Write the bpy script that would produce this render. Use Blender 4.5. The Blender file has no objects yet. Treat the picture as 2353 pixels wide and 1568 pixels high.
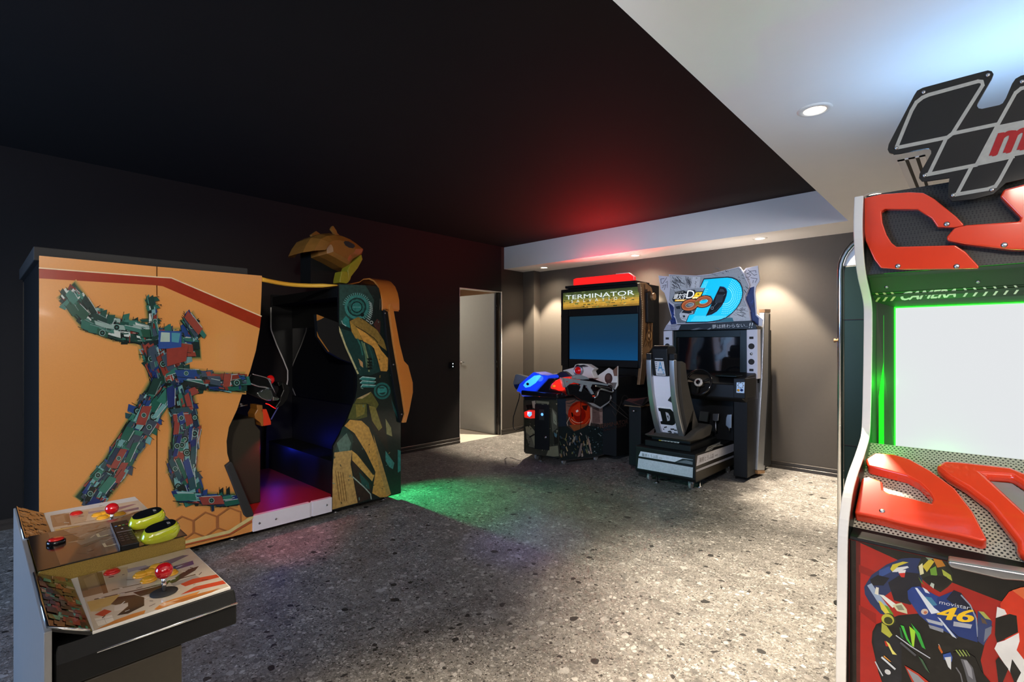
import bpy, bmesh, math, random
from mathutils import Vector
SC = bpy.context.scene
COL = SC.collection
# ------------------------------------------------------------------ camera model (18 mm class lens, level camera)
F, CX, CY, H = 1153.6, 1176.5, 790.5, 1.35
RX, RY, WX, WY = .7315, .6818, -.6818, .7315
def ray(u, v):
    a = (u-CX)/F; b = (CY-v)/F
    return Vector((RX*a+WX, RY*a+WY, b))
CAM = Vector((0, 0, H))
def at(u, v, d): return CAM + ray(u, v)*d
def onX(u, v, X): return at(u, v, X/ray(u, v).x)
def onY(u, v, Y): return at(u, v, Y/ray(u, v).y)
def onZ(u, v, Z): return at(u, v, (Z-H)/ray(u, v).z)
def onP(u, v, p, n):
    r = ray(u, v); n = Vector(n)
    return CAM + r*((Vector(p)-CAM).dot(n)/r.dot(n))
def plane(kind, val):
    return {'X': lambda u, v: onX(u, v, val), 'Y': lambda u, v: onY(u, v, val), 'Z': lambda u, v: onZ(u, v, val)}[kind]
def crop(ox, oy, s): return lambda x, y: (ox+x/s, oy+y/s)

def lin(c):
    if isinstance(c, str):
        c = tuple(int(c[i:i+2], 16) for i in (0, 2, 4))
        return tuple((x/255/12.92) if x/255 <= .04045 else ((x/255+.055)/1.055)**2.4 for x in c)
    return tuple(c)

# ------------------------------------------------------------------ materials
M = {}
def newmat(name):
    m = bpy.data.materials.new(name); m.use_nodes = True
    nt = m.node_tree; b = nt.nodes['Principled BSDF']
    M[name] = m
    return m, nt, b
def mat(name, col, rough=.5, metal=0., coat=0., emit=None, estr=0., noise=0., nscale=40., spec=.5, bump=0., bscale=200.):
    m, nt, b = newmat(name)
    c = lin(col)
    b.inputs['Base Color'].default_value = (*c, 1)
    b.inputs['Roughness'].default_value = rough
    b.inputs['Metallic'].default_value = metal
    b.inputs['Coat Weight'].default_value = coat
    b.inputs['Coat Roughness'].default_value = .05
    b.inputs['Specular IOR Level'].default_value = spec
    if emit is not None:
        b.inputs['Emission Color'].default_value = (*lin(emit), 1)
        b.inputs['Emission Strength'].default_value = estr
    if noise or bump:
        tc = nt.nodes.new('ShaderNodeTexCoord')
    if noise:
        n = nt.nodes.new('ShaderNodeTexNoise'); n.inputs['Scale'].default_value = nscale; n.inputs['Detail'].default_value = 4
        mx = nt.nodes.new('ShaderNodeMix'); mx.data_type = 'RGBA'
        mx.inputs[6].default_value = (*[x*(1-noise) for x in c], 1); mx.inputs[7].default_value = (*[min(1, x*(1+noise)) for x in c], 1)
        nt.links.new(tc.outputs['Object'], n.inputs['Vector']); nt.links.new(n.outputs['Fac'], mx.inputs[0])
        nt.links.new(mx.outputs[2], b.inputs['Base Color'])
    if bump:
        n2 = nt.nodes.new('ShaderNodeTexNoise'); n2.inputs['Scale'].default_value = bscale
        bp = nt.nodes.new('ShaderNodeBump'); bp.inputs['Strength'].default_value = bump; bp.inputs['Distance'].default_value = .002
        nt.links.new(tc.outputs['Object'], n2.inputs['Vector']); nt.links.new(n2.outputs['Fac'], bp.inputs['Height'])
        nt.links.new(bp.outputs['Normal'], b.inputs['Normal'])
    return m
def printmat(name, rough=.35, coat=0., estr=0., grain=.12, gscale=60.):
    m, nt, b = newmat(name)
    a = nt.nodes.new('ShaderNodeAttribute'); a.attribute_name = 'Col'
    tc = nt.nodes.new('ShaderNodeTexCoord')
    n = nt.nodes.new('ShaderNodeTexNoise'); n.inputs['Scale'].default_value = gscale; n.inputs['Detail'].default_value = 6
    mr = nt.nodes.new('ShaderNodeMapRange'); mr.inputs[1].default_value = .3; mr.inputs[2].default_value = .7
    mr.inputs[3].default_value = 1-grain; mr.inputs[4].default_value = 1+grain
    vm = nt.nodes.new('ShaderNodeVectorMath'); vm.operation = 'SCALE'
    nt.links.new(tc.outputs['Object'], n.inputs['Vector']); nt.links.new(n.outputs['Fac'], mr.inputs[0])
    nt.links.new(a.outputs['Color'], vm.inputs[0]); nt.links.new(mr.outputs[0], vm.inputs[3])
    nt.links.new(vm.outputs[0], b.inputs['Base Color'])
    b.inputs['Roughness'].default_value = rough; b.inputs['Coat Weight'].default_value = coat; b.inputs['Coat Roughness'].default_value = .04
    if estr:
        nt.links.new(vm.outputs[0], b.inputs['Emission Color']); b.inputs['Emission Strength'].default_value = estr
    return m
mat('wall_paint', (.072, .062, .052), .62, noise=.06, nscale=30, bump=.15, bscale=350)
mat('wall_paint_shaded', (.014, .0128, .0128), .7, spec=.2, noise=.06, nscale=30, bump=.15, bscale=350)  # same wall paint, darkened in colour for the unlit left wall
mat('wall_paint_half_shaded', (.046, .039, .033), .66, spec=.3, noise=.06, nscale=30, bump=.15, bscale=350)  # same paint, half darkened to soften that shade beside the door
mat('black_paint', (.017, .0175, .019), .6, noise=.1, nscale=20, bump=.1, bscale=350)
mat('black_ceiling', (.010, .010, .0105), .85, spec=.2, noise=.1, nscale=6)
mat('white_ceiling', (.84, .83, .82), .7, noise=.02, nscale=8)
mat('base_board', (.035, .03, .026), .28, noise=.1)
mat('corridor_floor', (.75, .68, .58), .35, noise=.04)
mat('corridor_wall', (.62, .45, .32), .5, noise=.08, nscale=12)
mat('door_grey', (.34, .36, .36), .45, noise=.04, nscale=25)
mat('black_plastic', (.010, .0105, .011), .38, spec=.22, noise=.15)
mat('black_satin', (.008, .0085, .009), .5, spec=.2, noise=.15, bump=.2, bscale=400)
mat('black_gloss', (.008, .008, .009), .12)
mat('dark_brown', (.030, .025, .017), .32, noise=.2, nscale=90)
mat('dark_green', (.0035, .010, .0085), .3, spec=.3, noise=.1)
mat('chrome', (.85, .86, .88), .16, 1.)
mat('steel', (.45, .46, .48), .3, 1., noise=.1)
mat('silver', (.42, .44, .46), .32, .85, noise=.05)
mat('white_plastic', (.72, .70, .66), .35, noise=.03)
mat('lilac_white', (.74, .74, .82), .42, noise=.03)
mat('white_gloss', (.80, .80, .84), .25)
mat('red_plastic', (.80, .055, .018), .16, coat=.8, noise=.05, nscale=8)
mat('red_dark', (.25, .01, .01), .25)
mat('red_ball', (.55, .006, .012), .08, coat=1.)
mat('red_button', (.62, .02, .015), .2, coat=.5)
mat('yellow_button', (.88, .42, .03), .2, coat=.5)
mat('orange_lacquer', (.78, .26, .045), .22, coat=.6, noise=.06, nscale=10)
mat('orange_dull', (.34, .135, .022), .35, noise=.25, nscale=14)
mat('yellow_lime', (.42, .36, .02), .4, noise=.15)
mat('yellow_tube', (.85, .48, .05), .4)
mat('lime', (.50, .56, .02), .12, coat=1.)
mat('gold_glitter', (.36, .24, .055), .35, .6, noise=.7, nscale=500, bump=.6, bscale=600)
mat('grey_gun', (.27, .31, .33), .38, .1, noise=.15)
mat('grey_plastic', (.26, .26, .26), .4, noise=.08)
mat('blue_shell', (.01, .05, .75), .15, coat=.8, emit=(.01, .06, 1.), estr=.55)
mat('blue_lens', (.05, .45, .9), .2, emit=(.06, .45, 1.), estr=1.0)
mat('red_shell', (.7, .03, .02), .2, coat=.7, emit=(1., .03, .015), estr=.45)
mat('red_dome', (.5, .005, .004), .08, coat=1., emit=(1., .01, .01), estr=.12)
mat('bronze', (.23, .13, .06), .45, .25, noise=.45, nscale=18)
mat('fabric_dark', (.055, .05, .042), .85, noise=.2, nscale=200, bump=.4, bscale=500)
mat('seat_black', (.02, .02, .022), .5, noise=.1)
mat('platform_red', (.22, .014, .014), .5, noise=.2, nscale=60)
mat('sign_black', (.010, .011, .012), .2)
mat('rubber', (.02, .02, .02), .7)
mat('navy', (.012, .035, .16), .3)
mat('led_red', (.8, .02, .02), .3, emit=(1., .012, .010), estr=1.05)
mat('led_green', (.02, .8, .05), .3, emit=(.005, 1., .004), estr=9.0)
mat('screen_white', (.02, .02, .02), .12, emit=(.76, .78, .80), estr=1.)
mat('lamp_glow', (1, .9, .7), .3, emit=(1., .82, .58), estr=14.)
mat('lamp_ring', (.78, .76, .72), .4)
mat('switch_glow', (.8, .9, 1.), .3, emit=(.8, .95, 1.), estr=1.5)
mat('blue_glow', (.1, .3, .9), .3, emit=(.12, .4, 1.), estr=1.6)
mat('glass_dark', (.006, .007, .009), .04, coat=1.)
printmat('print', .38, 0., 0., .10)
printmat('print_gloss', .2, .45, 0., .07, 25)
printmat('print_lit', .3, .3, .8, .10, 40)
printmat('print_grunge', .3, .5, 0., .25, 45)
# perforated metal sheet
def perforated(name, c1, c2, scale):
    m, nt, b = newmat(name)
    tc = nt.nodes.new('ShaderNodeTexCoord'); v = nt.nodes.new('ShaderNodeTexVoronoi'); v.inputs['Scale'].default_value = scale
    v.inputs['Randomness'].default_value = 0.
    mp = nt.nodes.new('ShaderNodeMapping'); mp.inputs['Rotation'].default_value = (.3, 0, .78)
    cr = nt.nodes.new('ShaderNodeValToRGB'); cr.color_ramp.elements[0].position = .34; cr.color_ramp.elements[1].position = .42
    cr.color_ramp.elements[0].color = (*c2, 1); cr.color_ramp.elements[1].color = (*c1, 1)
    nt.links.new(tc.outputs['Object'], mp.inputs['Vector']); nt.links.new(mp.outputs[0], v.inputs['Vector'])
    nt.links.new(v.outputs['Distance'], cr.inputs[0]); nt.links.new(cr.outputs[0], b.inputs['Base Color'])
    b.inputs['Roughness'].default_value = .4
perforated('mesh_dark', (.030, .030, .026), (.004, .004, .004), 150)
perforated('mesh_light', (.42, .40, .33), (.01, .01, .01), 120)
# glowing dark-blue monitor picture
def screen_blue():
    m, nt, b = newmat('screen_blue')
    tc = nt.nodes.new('ShaderNodeTexCoord'); sp = nt.nodes.new('ShaderNodeSeparateXYZ')
    cr = nt.nodes.new('ShaderNodeValToRGB'); e = cr.color_ramp.elements
    e[0].position = 0.; e[0].color = (.004, .085, .24, 1); e[1].position = 1.; e[1].color = (.012, .045, .075, 1)
    k = cr.color_ramp.elements.new(.45); k.color = (.006, .048, .12, 1)
    nt.links.new(tc.outputs['Generated'], sp.inputs[0]); nt.links.new(sp.outputs['Z'], cr.inputs[0])
    b.inputs['Base Color'].default_value = (.01, .01, .012, 1); b.inputs['Roughness'].default_value = .06
    nt.links.new(cr.outputs[0], b.inputs['Emission Color']); b.inputs['Emission Strength'].default_value = .72
screen_blue()
# terrazzo tiles
def terrazzo():
    m, nt, b = newmat('terrazzo')
    L = nt.links.new; N = nt.nodes.new
    tc = N('ShaderNodeTexCoord')
    nz = N('ShaderNodeTexNoise'); nz.inputs['Scale'].default_value = 14.; nz.inputs['Detail'].default_value = 3.
    L(tc.outputs['Object'], nz.inputs['Vector'])
    sub = N('ShaderNodeVectorMath'); sub.operation = 'SUBTRACT'; L(nz.outputs['Color'], sub.inputs[0]); sub.inputs[1].default_value = (.5, .5, .5)
    scl = N('ShaderNodeVectorMath'); scl.operation = 'SCALE'; L(sub.outputs[0], scl.inputs[0]); scl.inputs[3].default_value = .05
    add = N('ShaderNodeVectorMath'); L(tc.outputs['Object'], add.inputs[0]); L(scl.outputs[0], add.inputs[1])
    cur = None
    # base: mottled grey
    bn = N('ShaderNodeTexNoise'); bn.inputs['Scale'].default_value = 70.; bn.inputs['Detail'].default_value = 8.; bn.inputs['Roughness'].default_value = .8
    L(tc.outputs['Object'], bn.inputs['Vector'])
    br = N('ShaderNodeValToRGB'); e = br.color_ramp.elements
    e[0].position = .34; e[0].color = (.085, .080, .073, 1); e[1].position = .68; e[1].color = (.36, .345, .32, 1)
    L(bn.outputs['Fac'], br.inputs[0]); cur = br.outputs[0]
    def mottle(scale, lo, hi):
        nonlocal cur
        n = N('ShaderNodeTexNoise'); n.inputs['Scale'].default_value = scale; n.inputs['Detail'].default_value = 5.; n.inputs['Roughness'].default_value = .65
        L(tc.outputs['Object'], n.inputs['Vector'])
        r = N('ShaderNodeMapRange'); r.inputs[1].default_value = .33; r.inputs[2].default_value = .67; r.inputs[3].default_value = lo; r.inputs[4].default_value = hi; L(n.outputs['Fac'], r.inputs[0])
        v = N('ShaderNodeVectorMath'); v.operation = 'SCALE'; L(cur, v.inputs[0]); L(r.outputs[0], v.inputs[3]); cur = v.outputs[0]
    def chips(scale, thr, size, cols, seedoff, blend=.04):
        nonlocal cur
        of = N('ShaderNodeVectorMath'); L(add.outputs[0], of.inputs[0]); of.inputs[1].default_value = (seedoff, seedoff*.7, 0)
        v = N('ShaderNodeTexVoronoi'); v.inputs['Scale'].default_value = scale; L(of.outputs[0], v.inputs['Vector'])
        sx = N('ShaderNodeSeparateColor'); L(v.outputs['Color'], sx.inputs[0])
        pick = N('ShaderNodeMath'); pick.operation = 'GREATER_THAN'; L(sx.outputs[0], pick.inputs[0]); pick.inputs[1].default_value = thr
        rad = N('ShaderNodeMath'); rad.operation = 'MULTIPLY_ADD'; L(sx.outputs[1], rad.inputs[0]); rad.inputs[1].default_value = size*.6; rad.inputs[2].default_value = size*.5
        ins = N('ShaderNodeMath'); ins.operation = 'LESS_THAN'; L(v.outputs['Distance'], ins.inputs[0]); L(rad.outputs[0], ins.inputs[1])
        mk = N('ShaderNodeMath'); mk.operation = 'MULTIPLY'; L(pick.outputs[0], mk.inputs[0]); L(ins.outputs[0], mk.inputs[1])
        cr = N('ShaderNodeValToRGB'); cr.color_ramp.interpolation = 'CONSTANT'
        els = cr.color_ramp.elements
        while len(els) < len(cols): els.new(.5)
        for i, (p, c) in enumerate(cols):
            els[i].position = p; els[i].color = (*c, 1)
        L(sx.outputs[2], cr.inputs[0])
        # faint mottling inside the chip
        mm = N('ShaderNodeMix'); mm.data_type = 'RGBA'; mm.blend_type = 'MULTIPLY'; mm.inputs[0].default_value = .35
        L(cr.outputs[0], mm.inputs[6]); L(nz2.outputs['Fac'], mm.inputs[7])
        mx = N('ShaderNodeMix'); mx.data_type = 'RGBA'; L(mk.outputs[0], mx.inputs[0]); L(cur, mx.inputs[6]); L(mm.outputs[2], mx.inputs[7])
        cur = mx.outputs[2]
    nz2 = N('ShaderNodeTexNoise'); nz2.inputs['Scale'].default_value = 160.; L(tc.outputs['Object'], nz2.inputs['Vector'])
    G = lambda g, w=.93: (g, g*.97, g*w)
    chips(170, .30, .44, [(0, G(.06)), (.25, G(.40)), (.5, G(.24)), (.8, G(.55))], 3.1)
    chips(95, .42, .44, [(0, G(.05)), (.22, G(.38)), (.5, G(.22)), (.72, G(.56))], 9.3)
    chips(58, .55, .44, [(0, G(.07)), (.16, G(.34)), (.45, G(.20)), (.72, G(.50))], 7.7)
    chips(34, .66, .44, [(0, G(.05)), (.07, G(.26)), (.4, G(.38)), (.62, G(.18)), (.82, G(.58))], 1.3)
    chips(20, .82, .42, [(0, G(.04)), (.08, G(.30)), (.45, G(.20)), (.75, G(.46))], 5.9)
    mottle(5.5, .70, 1.22); mottle(26, .72, 1.25)
    # tile joints
    sx = N('ShaderNodeSeparateXYZ'); L(tc.outputs['Object'], sx.inputs[0])
    def joint(sock, off):
        a = N('ShaderNodeMath'); a.operation = 'ADD'; L(sock, a.inputs[0]); a.inputs[1].default_value = off
        w = N('ShaderNodeMath'); w.operation = 'PINGPONG'; L(a.outputs[0], w.inputs[0]); w.inputs[1].default_value = .6
        l = N('ShaderNodeMath'); l.operation = 'LESS_THAN'; L(w.outputs[0], l.inputs[0]); l.inputs[1].default_value = .0012
        return l.outputs[0]
    j1 = joint(sx.outputs['X'], 12.0+.90); j2 = joint(sx.outputs['Y'], 12.0-1.435)
    mxj = N('ShaderNodeMath'); mxj.operation = 'MAXIMUM'; L(j1, mxj.inputs[0]); L(j2, mxj.inputs[1])
    jm = N('ShaderNodeMix'); jm.data_type = 'RGBA'; L(mxj.outputs[0], jm.inputs[0]); L(cur, jm.inputs[6]); jm.inputs[7].default_value = (.30, .29, .27, 1)
    L(jm.outputs[2], b.inputs['Base Color'])
    b.inputs['Roughness'].default_value = .42
    b.inputs['Specular IOR Level'].default_value = .45
terrazzo()

# ------------------------------------------------------------------ mesh builder
class MB:
    def __init__(s): s.v = []; s.f = []; s.mi = []; s.c = []; s.sm = []
    def face(s, pts, mi=0, col=None, sm=False):
        b = len(s.v); s.v += [Vector(p) for p in pts]
        s.f.append(list(range(b, b+len(pts)))); s.mi.append(mi); s.c.append(col); s.sm.append(sm)
    def mesh(s, verts, faces, mi=0, col=None, sm=False):
        b = len(s.v); s.v += [Vector(p) for p in verts]
        for f in faces:
            s.f.append([b+i for i in f]); s.mi.append(mi); s.c.append(col); s.sm.append(sm)
    def box(s, x0, x1, y0, y1, z0, z1, mi=0, col=None):
        s.mesh([(x0,y0,z0),(x1,y0,z0),(x1,y1,z0),(x0,y1,z0),(x0,y0,z1),(x1,y0,z1),(x1,y1,z1),(x0,y1,z1)],
               [(3,2,1,0),(4,5,6,7),(0,1,5,4),(1,2,6,5),(2,3,7,6),(3,0,4,7)], mi, col)
        return s
    def prism(s, pts, vec, mi=0, col=None, mi_side=None):
        pts = [Vector(p) for p in pts]; vec = Vector(vec); n = len(pts)
        nr = Vector((0, 0, 0))
        for i in range(n): nr += pts[i].cross(pts[(i+1) % n])
        if nr.dot(vec) > 0: pts = pts[::-1]
        q = [p+vec for p in pts]
        ms = mi if mi_side is None else mi_side
        s.mesh(pts+q, [list(range(n))], mi, col)
        b = len(s.v)-2*n
        s.f.append([b+n+i for i in range(n)][::-1]); s.mi.append(mi); s.c.append(col); s.sm.append(False)
        for i in range(n):
            j = (i+1) % n
            s.f.append([b+j, b+i, b+n+i, b+n+j]); s.mi.append(ms); s.c.append(col); s.sm.append(False)
        return s
    def loft(s, rings, mi=0, col=None, sm=True, closed=True, caps=True):
        n = len(rings[0]); V = [Vector(p) for r in rings for p in r]; fs = []
        for k in range(len(rings)-1):
            for i in range(n if closed else n-1):
                j = (i+1) % n
                fs.append((k*n+i, k*n+j, (k+1)*n+j, (k+1)*n+i))
        s.mesh(V, fs, mi, col, sm)
        if caps and closed:
            b = len(s.v)-len(V)
            s.f.append([b+i for i in range(n)][::-1]); s.mi.append(mi); s.c.append(col); s.sm.append(False)
            s.f.append([b+(len(rings)-1)*n+i for i in range(n)]); s.mi.append(mi); s.c.append(col); s.sm.append(False)
        return s
    def tube(s, path, r, n=10, mi=0, col=None, closed=False):
        P = [Vector(p) for p in path]; rings = []; up = None
        for i, p in enumerate(P):
            if closed: t = P[(i+1) % len(P)]-P[i-1]
            else: t = P[min(i+1, len(P)-1)]-P[max(i-1, 0)]
            t.normalize()
            if up is None:
                up = Vector((0, 0, 1)) if abs(t.z) < .9 else Vector((1, 0, 0))
            a = t.cross(up)
            if a.length < 1e-6: a = t.cross(Vector((1, .3, .2)))
            a.normalize(); b = a.cross(t).normalized(); up = b
            rr = r[i] if isinstance(r, (list, tuple)) else r
            rings.append([p+(a*math.cos(2*math.pi*k/n)+b*math.sin(2*math.pi*k/n))*rr for k in range(n)])
        if closed: rings.append(rings[0])
        return s.loft(rings, mi, col, True, True, not closed)
    def cyl(s, p0, p1, r0, r1=None, n=20, mi=0, col=None):
        return s.tube([p0, p1], [r0, r0 if r1 is None else r1], n, mi, col)
    def lathe(s, o, axis, prof, n=24, mi=0, col=None, sm=True):
        o = Vector(o); ax = Vector(axis).normalized()
        a = ax.orthogonal().normalized(); b = ax.cross(a)
        rings = [[o+ax*h+(a*math.cos(2*math.pi*k/n)+b*math.sin(2*math.pi*k/n))*max(r, 1e-4) for k in range(n)] for r, h in prof]
        return s.loft(rings, mi, col, sm)
    def ball(s, o, rx, ry=None, rz=None, nu=20, nv=12, mi=0, col=None):
        o = Vector(o); ry = ry or rx; rz = rz or rx
        rings = []
        for j in range(nv+1):
            t = -math.pi/2+math.pi*j/nv; c = max(math.cos(t), 1e-3)
            rings.append([o+Vector((rx*c*math.cos(2*math.pi*k/nu), ry*c*math.sin(2*math.pi*k/nu), rz*math.sin(t))) for k in range(nu)])
        return s.loft(rings, mi, col)
    def build(s, name, mats, parent=None, bevel=0., seg=2, sub=0, smooth=False, kind=None):
        me = bpy.data.meshes.new(name)
        off = Vector((0, 0, 0)); r = parent
        while r is not None: off += r.location; r = r.parent
        me.from_pydata([tuple(p-off) for p in s.v], [], s.f)
        if isinstance(mats, str): mats = [mats]
        for m in mats: me.materials.append(M[m])
        for p, mi, sm in zip(me.polygons, s.mi, s.sm):
            p.material_index = mi; p.use_smooth = sm or smooth
        if any(c is not None for c in s.c):
            ca = me.color_attributes.new('Col', 'FLOAT_COLOR', 'CORNER')
            for p, c in zip(me.polygons, s.c):
                cc = (*lin(c), 1) if c is not None else (.5, .5, .5, 1)
                for li in p.loop_indices: ca.data[li].color = cc
        bm = bmesh.new(); bm.from_mesh(me)
        if not any(c is not None for c in s.c):
            bmesh.ops.remove_doubles(bm, verts=bm.verts, dist=1e-5)
            bmesh.ops.recalc_face_normals(bm, faces=bm.faces)
        bm.to_mesh(me); bm.free()
        o = bpy.data.objects.new(name, me); COL.objects.link(o)
        if parent is not None: o.parent = parent
        if bevel:
            md = o.modifiers.new('edge', 'BEVEL'); md.width = bevel; md.segments = seg; md.limit_method = 'ANGLE'; md.angle_limit = math.radians(35)
            if seg > 2:
                for p in me.polygons: p.use_smooth = True
                w = o.modifiers.new('nrm', 'WEIGHTED_NORMAL'); w.keep_sharp = False
        if sub:
            md = o.modifiers.new('sub', 'SUBSURF'); md.levels = sub; md.render_levels = sub
        if kind: o['kind'] = kind
        return o
def thing(name, label, cat, loc, group=None):
    o = bpy.data.objects.new(name, None); COL.objects.link(o); o.location = loc; o.empty_display_size = .1
    o['label'] = label; o['category'] = cat
    if group: o['group'] = group
    return o
def tag(o, label, cat, group=None):
    o['label'] = label; o['category'] = cat
    if group: o['group'] = group
    return o
def plabel(o, label): o['label'] = label; return o
def struct(name, mb, mats, **k): return mb.build(name, mats, kind='structure', **k)

# ------------------------------------------------------------------ flat printed artwork on a surface
TXT = {}
def text_shapes(body, shear=0.):
    k = (body, shear)
    if k not in TXT:
        cu = bpy.data.curves.new('t', 'FONT'); cu.body = body; cu.resolution_u = 3; cu.shear = shear
        ob = bpy.data.objects.new('t', cu); COL.objects.link(ob)
        dg = bpy.context.evaluated_depsgraph_get(); ev = ob.evaluated_get(dg); me = ev.to_mesh()
        vs = [(v.co.x, v.co.y) for v in me.vertices]; fs = [list(p.vertices) for p in me.polygons]
        ev.to_mesh_clear(); bpy.data.objects.remove(ob); bpy.data.curves.remove(cu)
        if vs:
            x0 = min(v[0] for v in vs); x1 = max(v[0] for v in vs); y0 = min(v[1] for v in vs); y1 = max(v[1] for v in vs)
            vs = [((x-x0)/max(x1-x0, 1e-6), (y-y0)/max(y1-y0, 1e-6)) for x, y in vs]
        TXT[k] = (vs, fs)
    return TXT[k]
class Art:
    """polygons printed on one surface; f maps drawing coordinates to the surface, n points to its front"""
    def __init__(s, f, n, step=.00002, start=.0008):
        s.f = f; s.n = Vector(n).normalized(); s.k = start; s.step = step; s.mb = MB()
    def P(s, p): return s.f(*p)+s.n*s.k
    def poly(s, col, pts):
        q = [s.P(p) for p in pts]
        a = Vector((0, 0, 0))
        for i in range(len(q)): a += (q[i]-q[0]).cross(q[(i+1) % len(q)]-q[0])
        if a.dot(s.n) < 0: q = q[::-1]
        s.mb.face(q, 0, col); s.k += s.step
        return s
    def line(s, col, pts, w):
        for i in range(len(pts)-1):
            (x0, y0), (x1, y1) = pts[i], pts[i+1]; d = math.hypot(x1-x0, y1-y0) or 1
            nx, ny = -(y1-y0)/d*w/2, (x1-x0)/d*w/2
            ex, ey = (x1-x0)/d*w*.3, (y1-y0)/d*w*.3
            q = [s.P(p) for p in ((x0+nx-ex, y0+ny-ey), (x1+nx+ex, y1+ny+ey), (x1-nx+ex, y1-ny+ey), (x0-nx-ex, y0-ny-ey))]
            a = (q[1]-q[0]).cross(q[2]-q[0])
            s.mb.face(q if a.dot(s.n) > 0 else q[::-1], 0, col); s.k += s.step*.15
            if i and w > 4:
                q = [s.P((x0+w*.5*math.cos(t), y0+w*.5*math.sin(t))) for t in [math.pi/4*j for j in range(8)]]
                a = (q[1]-q[0]).cross(q[2]-q[0]); s.mb.face(q if a.dot(s.n) > 0 else q[::-1], 0, col); s.k += s.step*.15
        s.k += s.step
        return s
    def disc(s, col, c, rx, ry=None, rot=0., n=20):
        ry = ry or rx; cr, sr = math.cos(rot), math.sin(rot)
        return s.poly(col, [(c[0]+rx*math.cos(a)*cr-ry*math.sin(a)*sr, c[1]+rx*math.cos(a)*sr+ry*math.sin(a)*cr) for a in [2*math.pi*i/n for i in range(n)]])
    def ring(s, col, c, r, w, sx=1., n=24, a0=0, a1=360, rot=0.):
        pts = []
        for i in range(n+1):
            a = math.radians(a0+(a1-a0)*i/n); x, y = r*sx*math.cos(a), r*math.sin(a)
            pts.append((c[0]+x*math.cos(rot)-y*math.sin(rot), c[1]+x*math.sin(rot)+y*math.cos(rot)))
        return s.line(col, pts, w)
    def text(s, col, body, tl, tr, bl, shear=0.):
        vs, fs = text_shapes(body, shear)
        A, B, C = Vector((*tl, 0)), Vector((*tr, 0)), Vector((*bl, 0))
        q = [s.P(tuple((C+(B-A)*x+(A-C)*y)[:2])) for x, y in vs]
        for f in fs:
            g = [q[i] for i in f]; a = (g[1]-g[0]).cross(g[2]-g[0])
            s.mb.face(g if a.dot(s.n) > 0 else g[::-1], 0, col)
        s.k += s.step
        return s
    def build(s, name, m, parent): return s.mb.build(name, m, parent)
def inside(p, poly):
    c = False; j = len(poly)-1
    for i in range(len(poly)):
        if (poly[i][1] > p[1]) != (poly[j][1] > p[1]) and p[0] < (poly[j][0]-poly[i][0])*(p[1]-poly[i][1])/(poly[j][1]-poly[i][1])+poly[i][0]: c = not c
        j = i
    return c
# ================================================================== THE ROOM
XL, YB, ZC, ZS, XS, YS = -5.18, 5.96, 2.785, 2.461, -.868, 5.385
XR, YF = 2.7, -3.0
struct('floor', MB().box(XL, XR, YF, YB, -.12, 0), 'terrazzo')
DY0, DY1, DZ = 4.509, 5.326, 2.118
w = MB()
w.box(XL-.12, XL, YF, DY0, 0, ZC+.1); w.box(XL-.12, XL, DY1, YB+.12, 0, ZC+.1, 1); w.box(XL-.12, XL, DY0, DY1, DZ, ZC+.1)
struct('wall_left', w, ['wall_paint_shaded', 'wall_paint_half_shaded'])
struct('wall_back', MB().box(XL, XR, YB, YB+.12, 0, ZC+.1), 'wall_paint')
struct('wall_right', MB().box(XR, XR+.12, YF, YB+.12, 0, ZC+.1), 'wall_paint')
# wall behind the photographer with a tall window
w = MB(); WX0, WX1, WZ0, WZ1 = -4.3, -1.9, .5, 2.3
w.box(XL, WX0, YF-.12, YF, 0, ZC+.1); w.box(WX1, XR, YF-.12, YF, 0, ZC+.1); w.box(WX0, WX1, YF-.12, YF, 0, WZ0); w.box(WX0, WX1, YF-.12, YF, WZ1, ZC+.1)
struct('wall_front', w, 'wall_paint')
w = MB()
for a in (WX0, (WX0+WX1)/2-.02, WX1-.04): w.box(a, a+.04, YF-.1, YF-.04, WZ0, WZ1)
for z in (WZ0, WZ1-.04): w.box(WX0, WX1, YF-.1, YF-.04, z, z+.04)
struct('window_1', w, 'black_satin')
# raised black ceiling and the lowered white border
struct('ceiling', MB().box(XL, XS, YF, YS, ZC, ZC+.1), 'black_ceiling')
s = MB()
s.prism([(XS, YF, ZS), (XR, YF, ZS), (XR, YB, ZS), (XL, YB, ZS), (XL, YS, ZS), (XS, YS, ZS)], (0, 0, ZC+.1-ZS))
struct('ceiling_border', s, 'white_ceiling')
struct('trim_1', MB().box(XL, -4.96, 5.81, YB, 0, ZS), 'wall_paint')
def board(name, pts):
    # two-step skirting swept along a straight run
    (x0, y0), (x1, y1), (nx, ny) = pts
    m = MB()
    prof = [(0, 0), (.016, 0), (.016, .034), (.011, .038), (.011, .043), (.014, .047), (.014, .074), (.009, .08), (0, .08)]
    A = [(x0+nx*d, y0+ny*d, h) for d, h in prof]
    m.prism(A, (x1-x0, y1-y0, 0)); struct(name, m, 'base_board')
board('baseboard_left', ((XL, YF), (XL, DY0), (1, 0)))
board('baseboard_left.001', ((XL, DY1), (XL, 5.81), (1, 0)))
board('baseboard_back', ((-4.96, YB), (XR, YB), (0, -1)))
board('baseboard_back.001', ((XL, 5.81), (-4.944, 5.81), (0, -1)))
board('baseboard_back.002', ((-4.96, 5.80), (-4.96, YB), (1, 0)))
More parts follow.
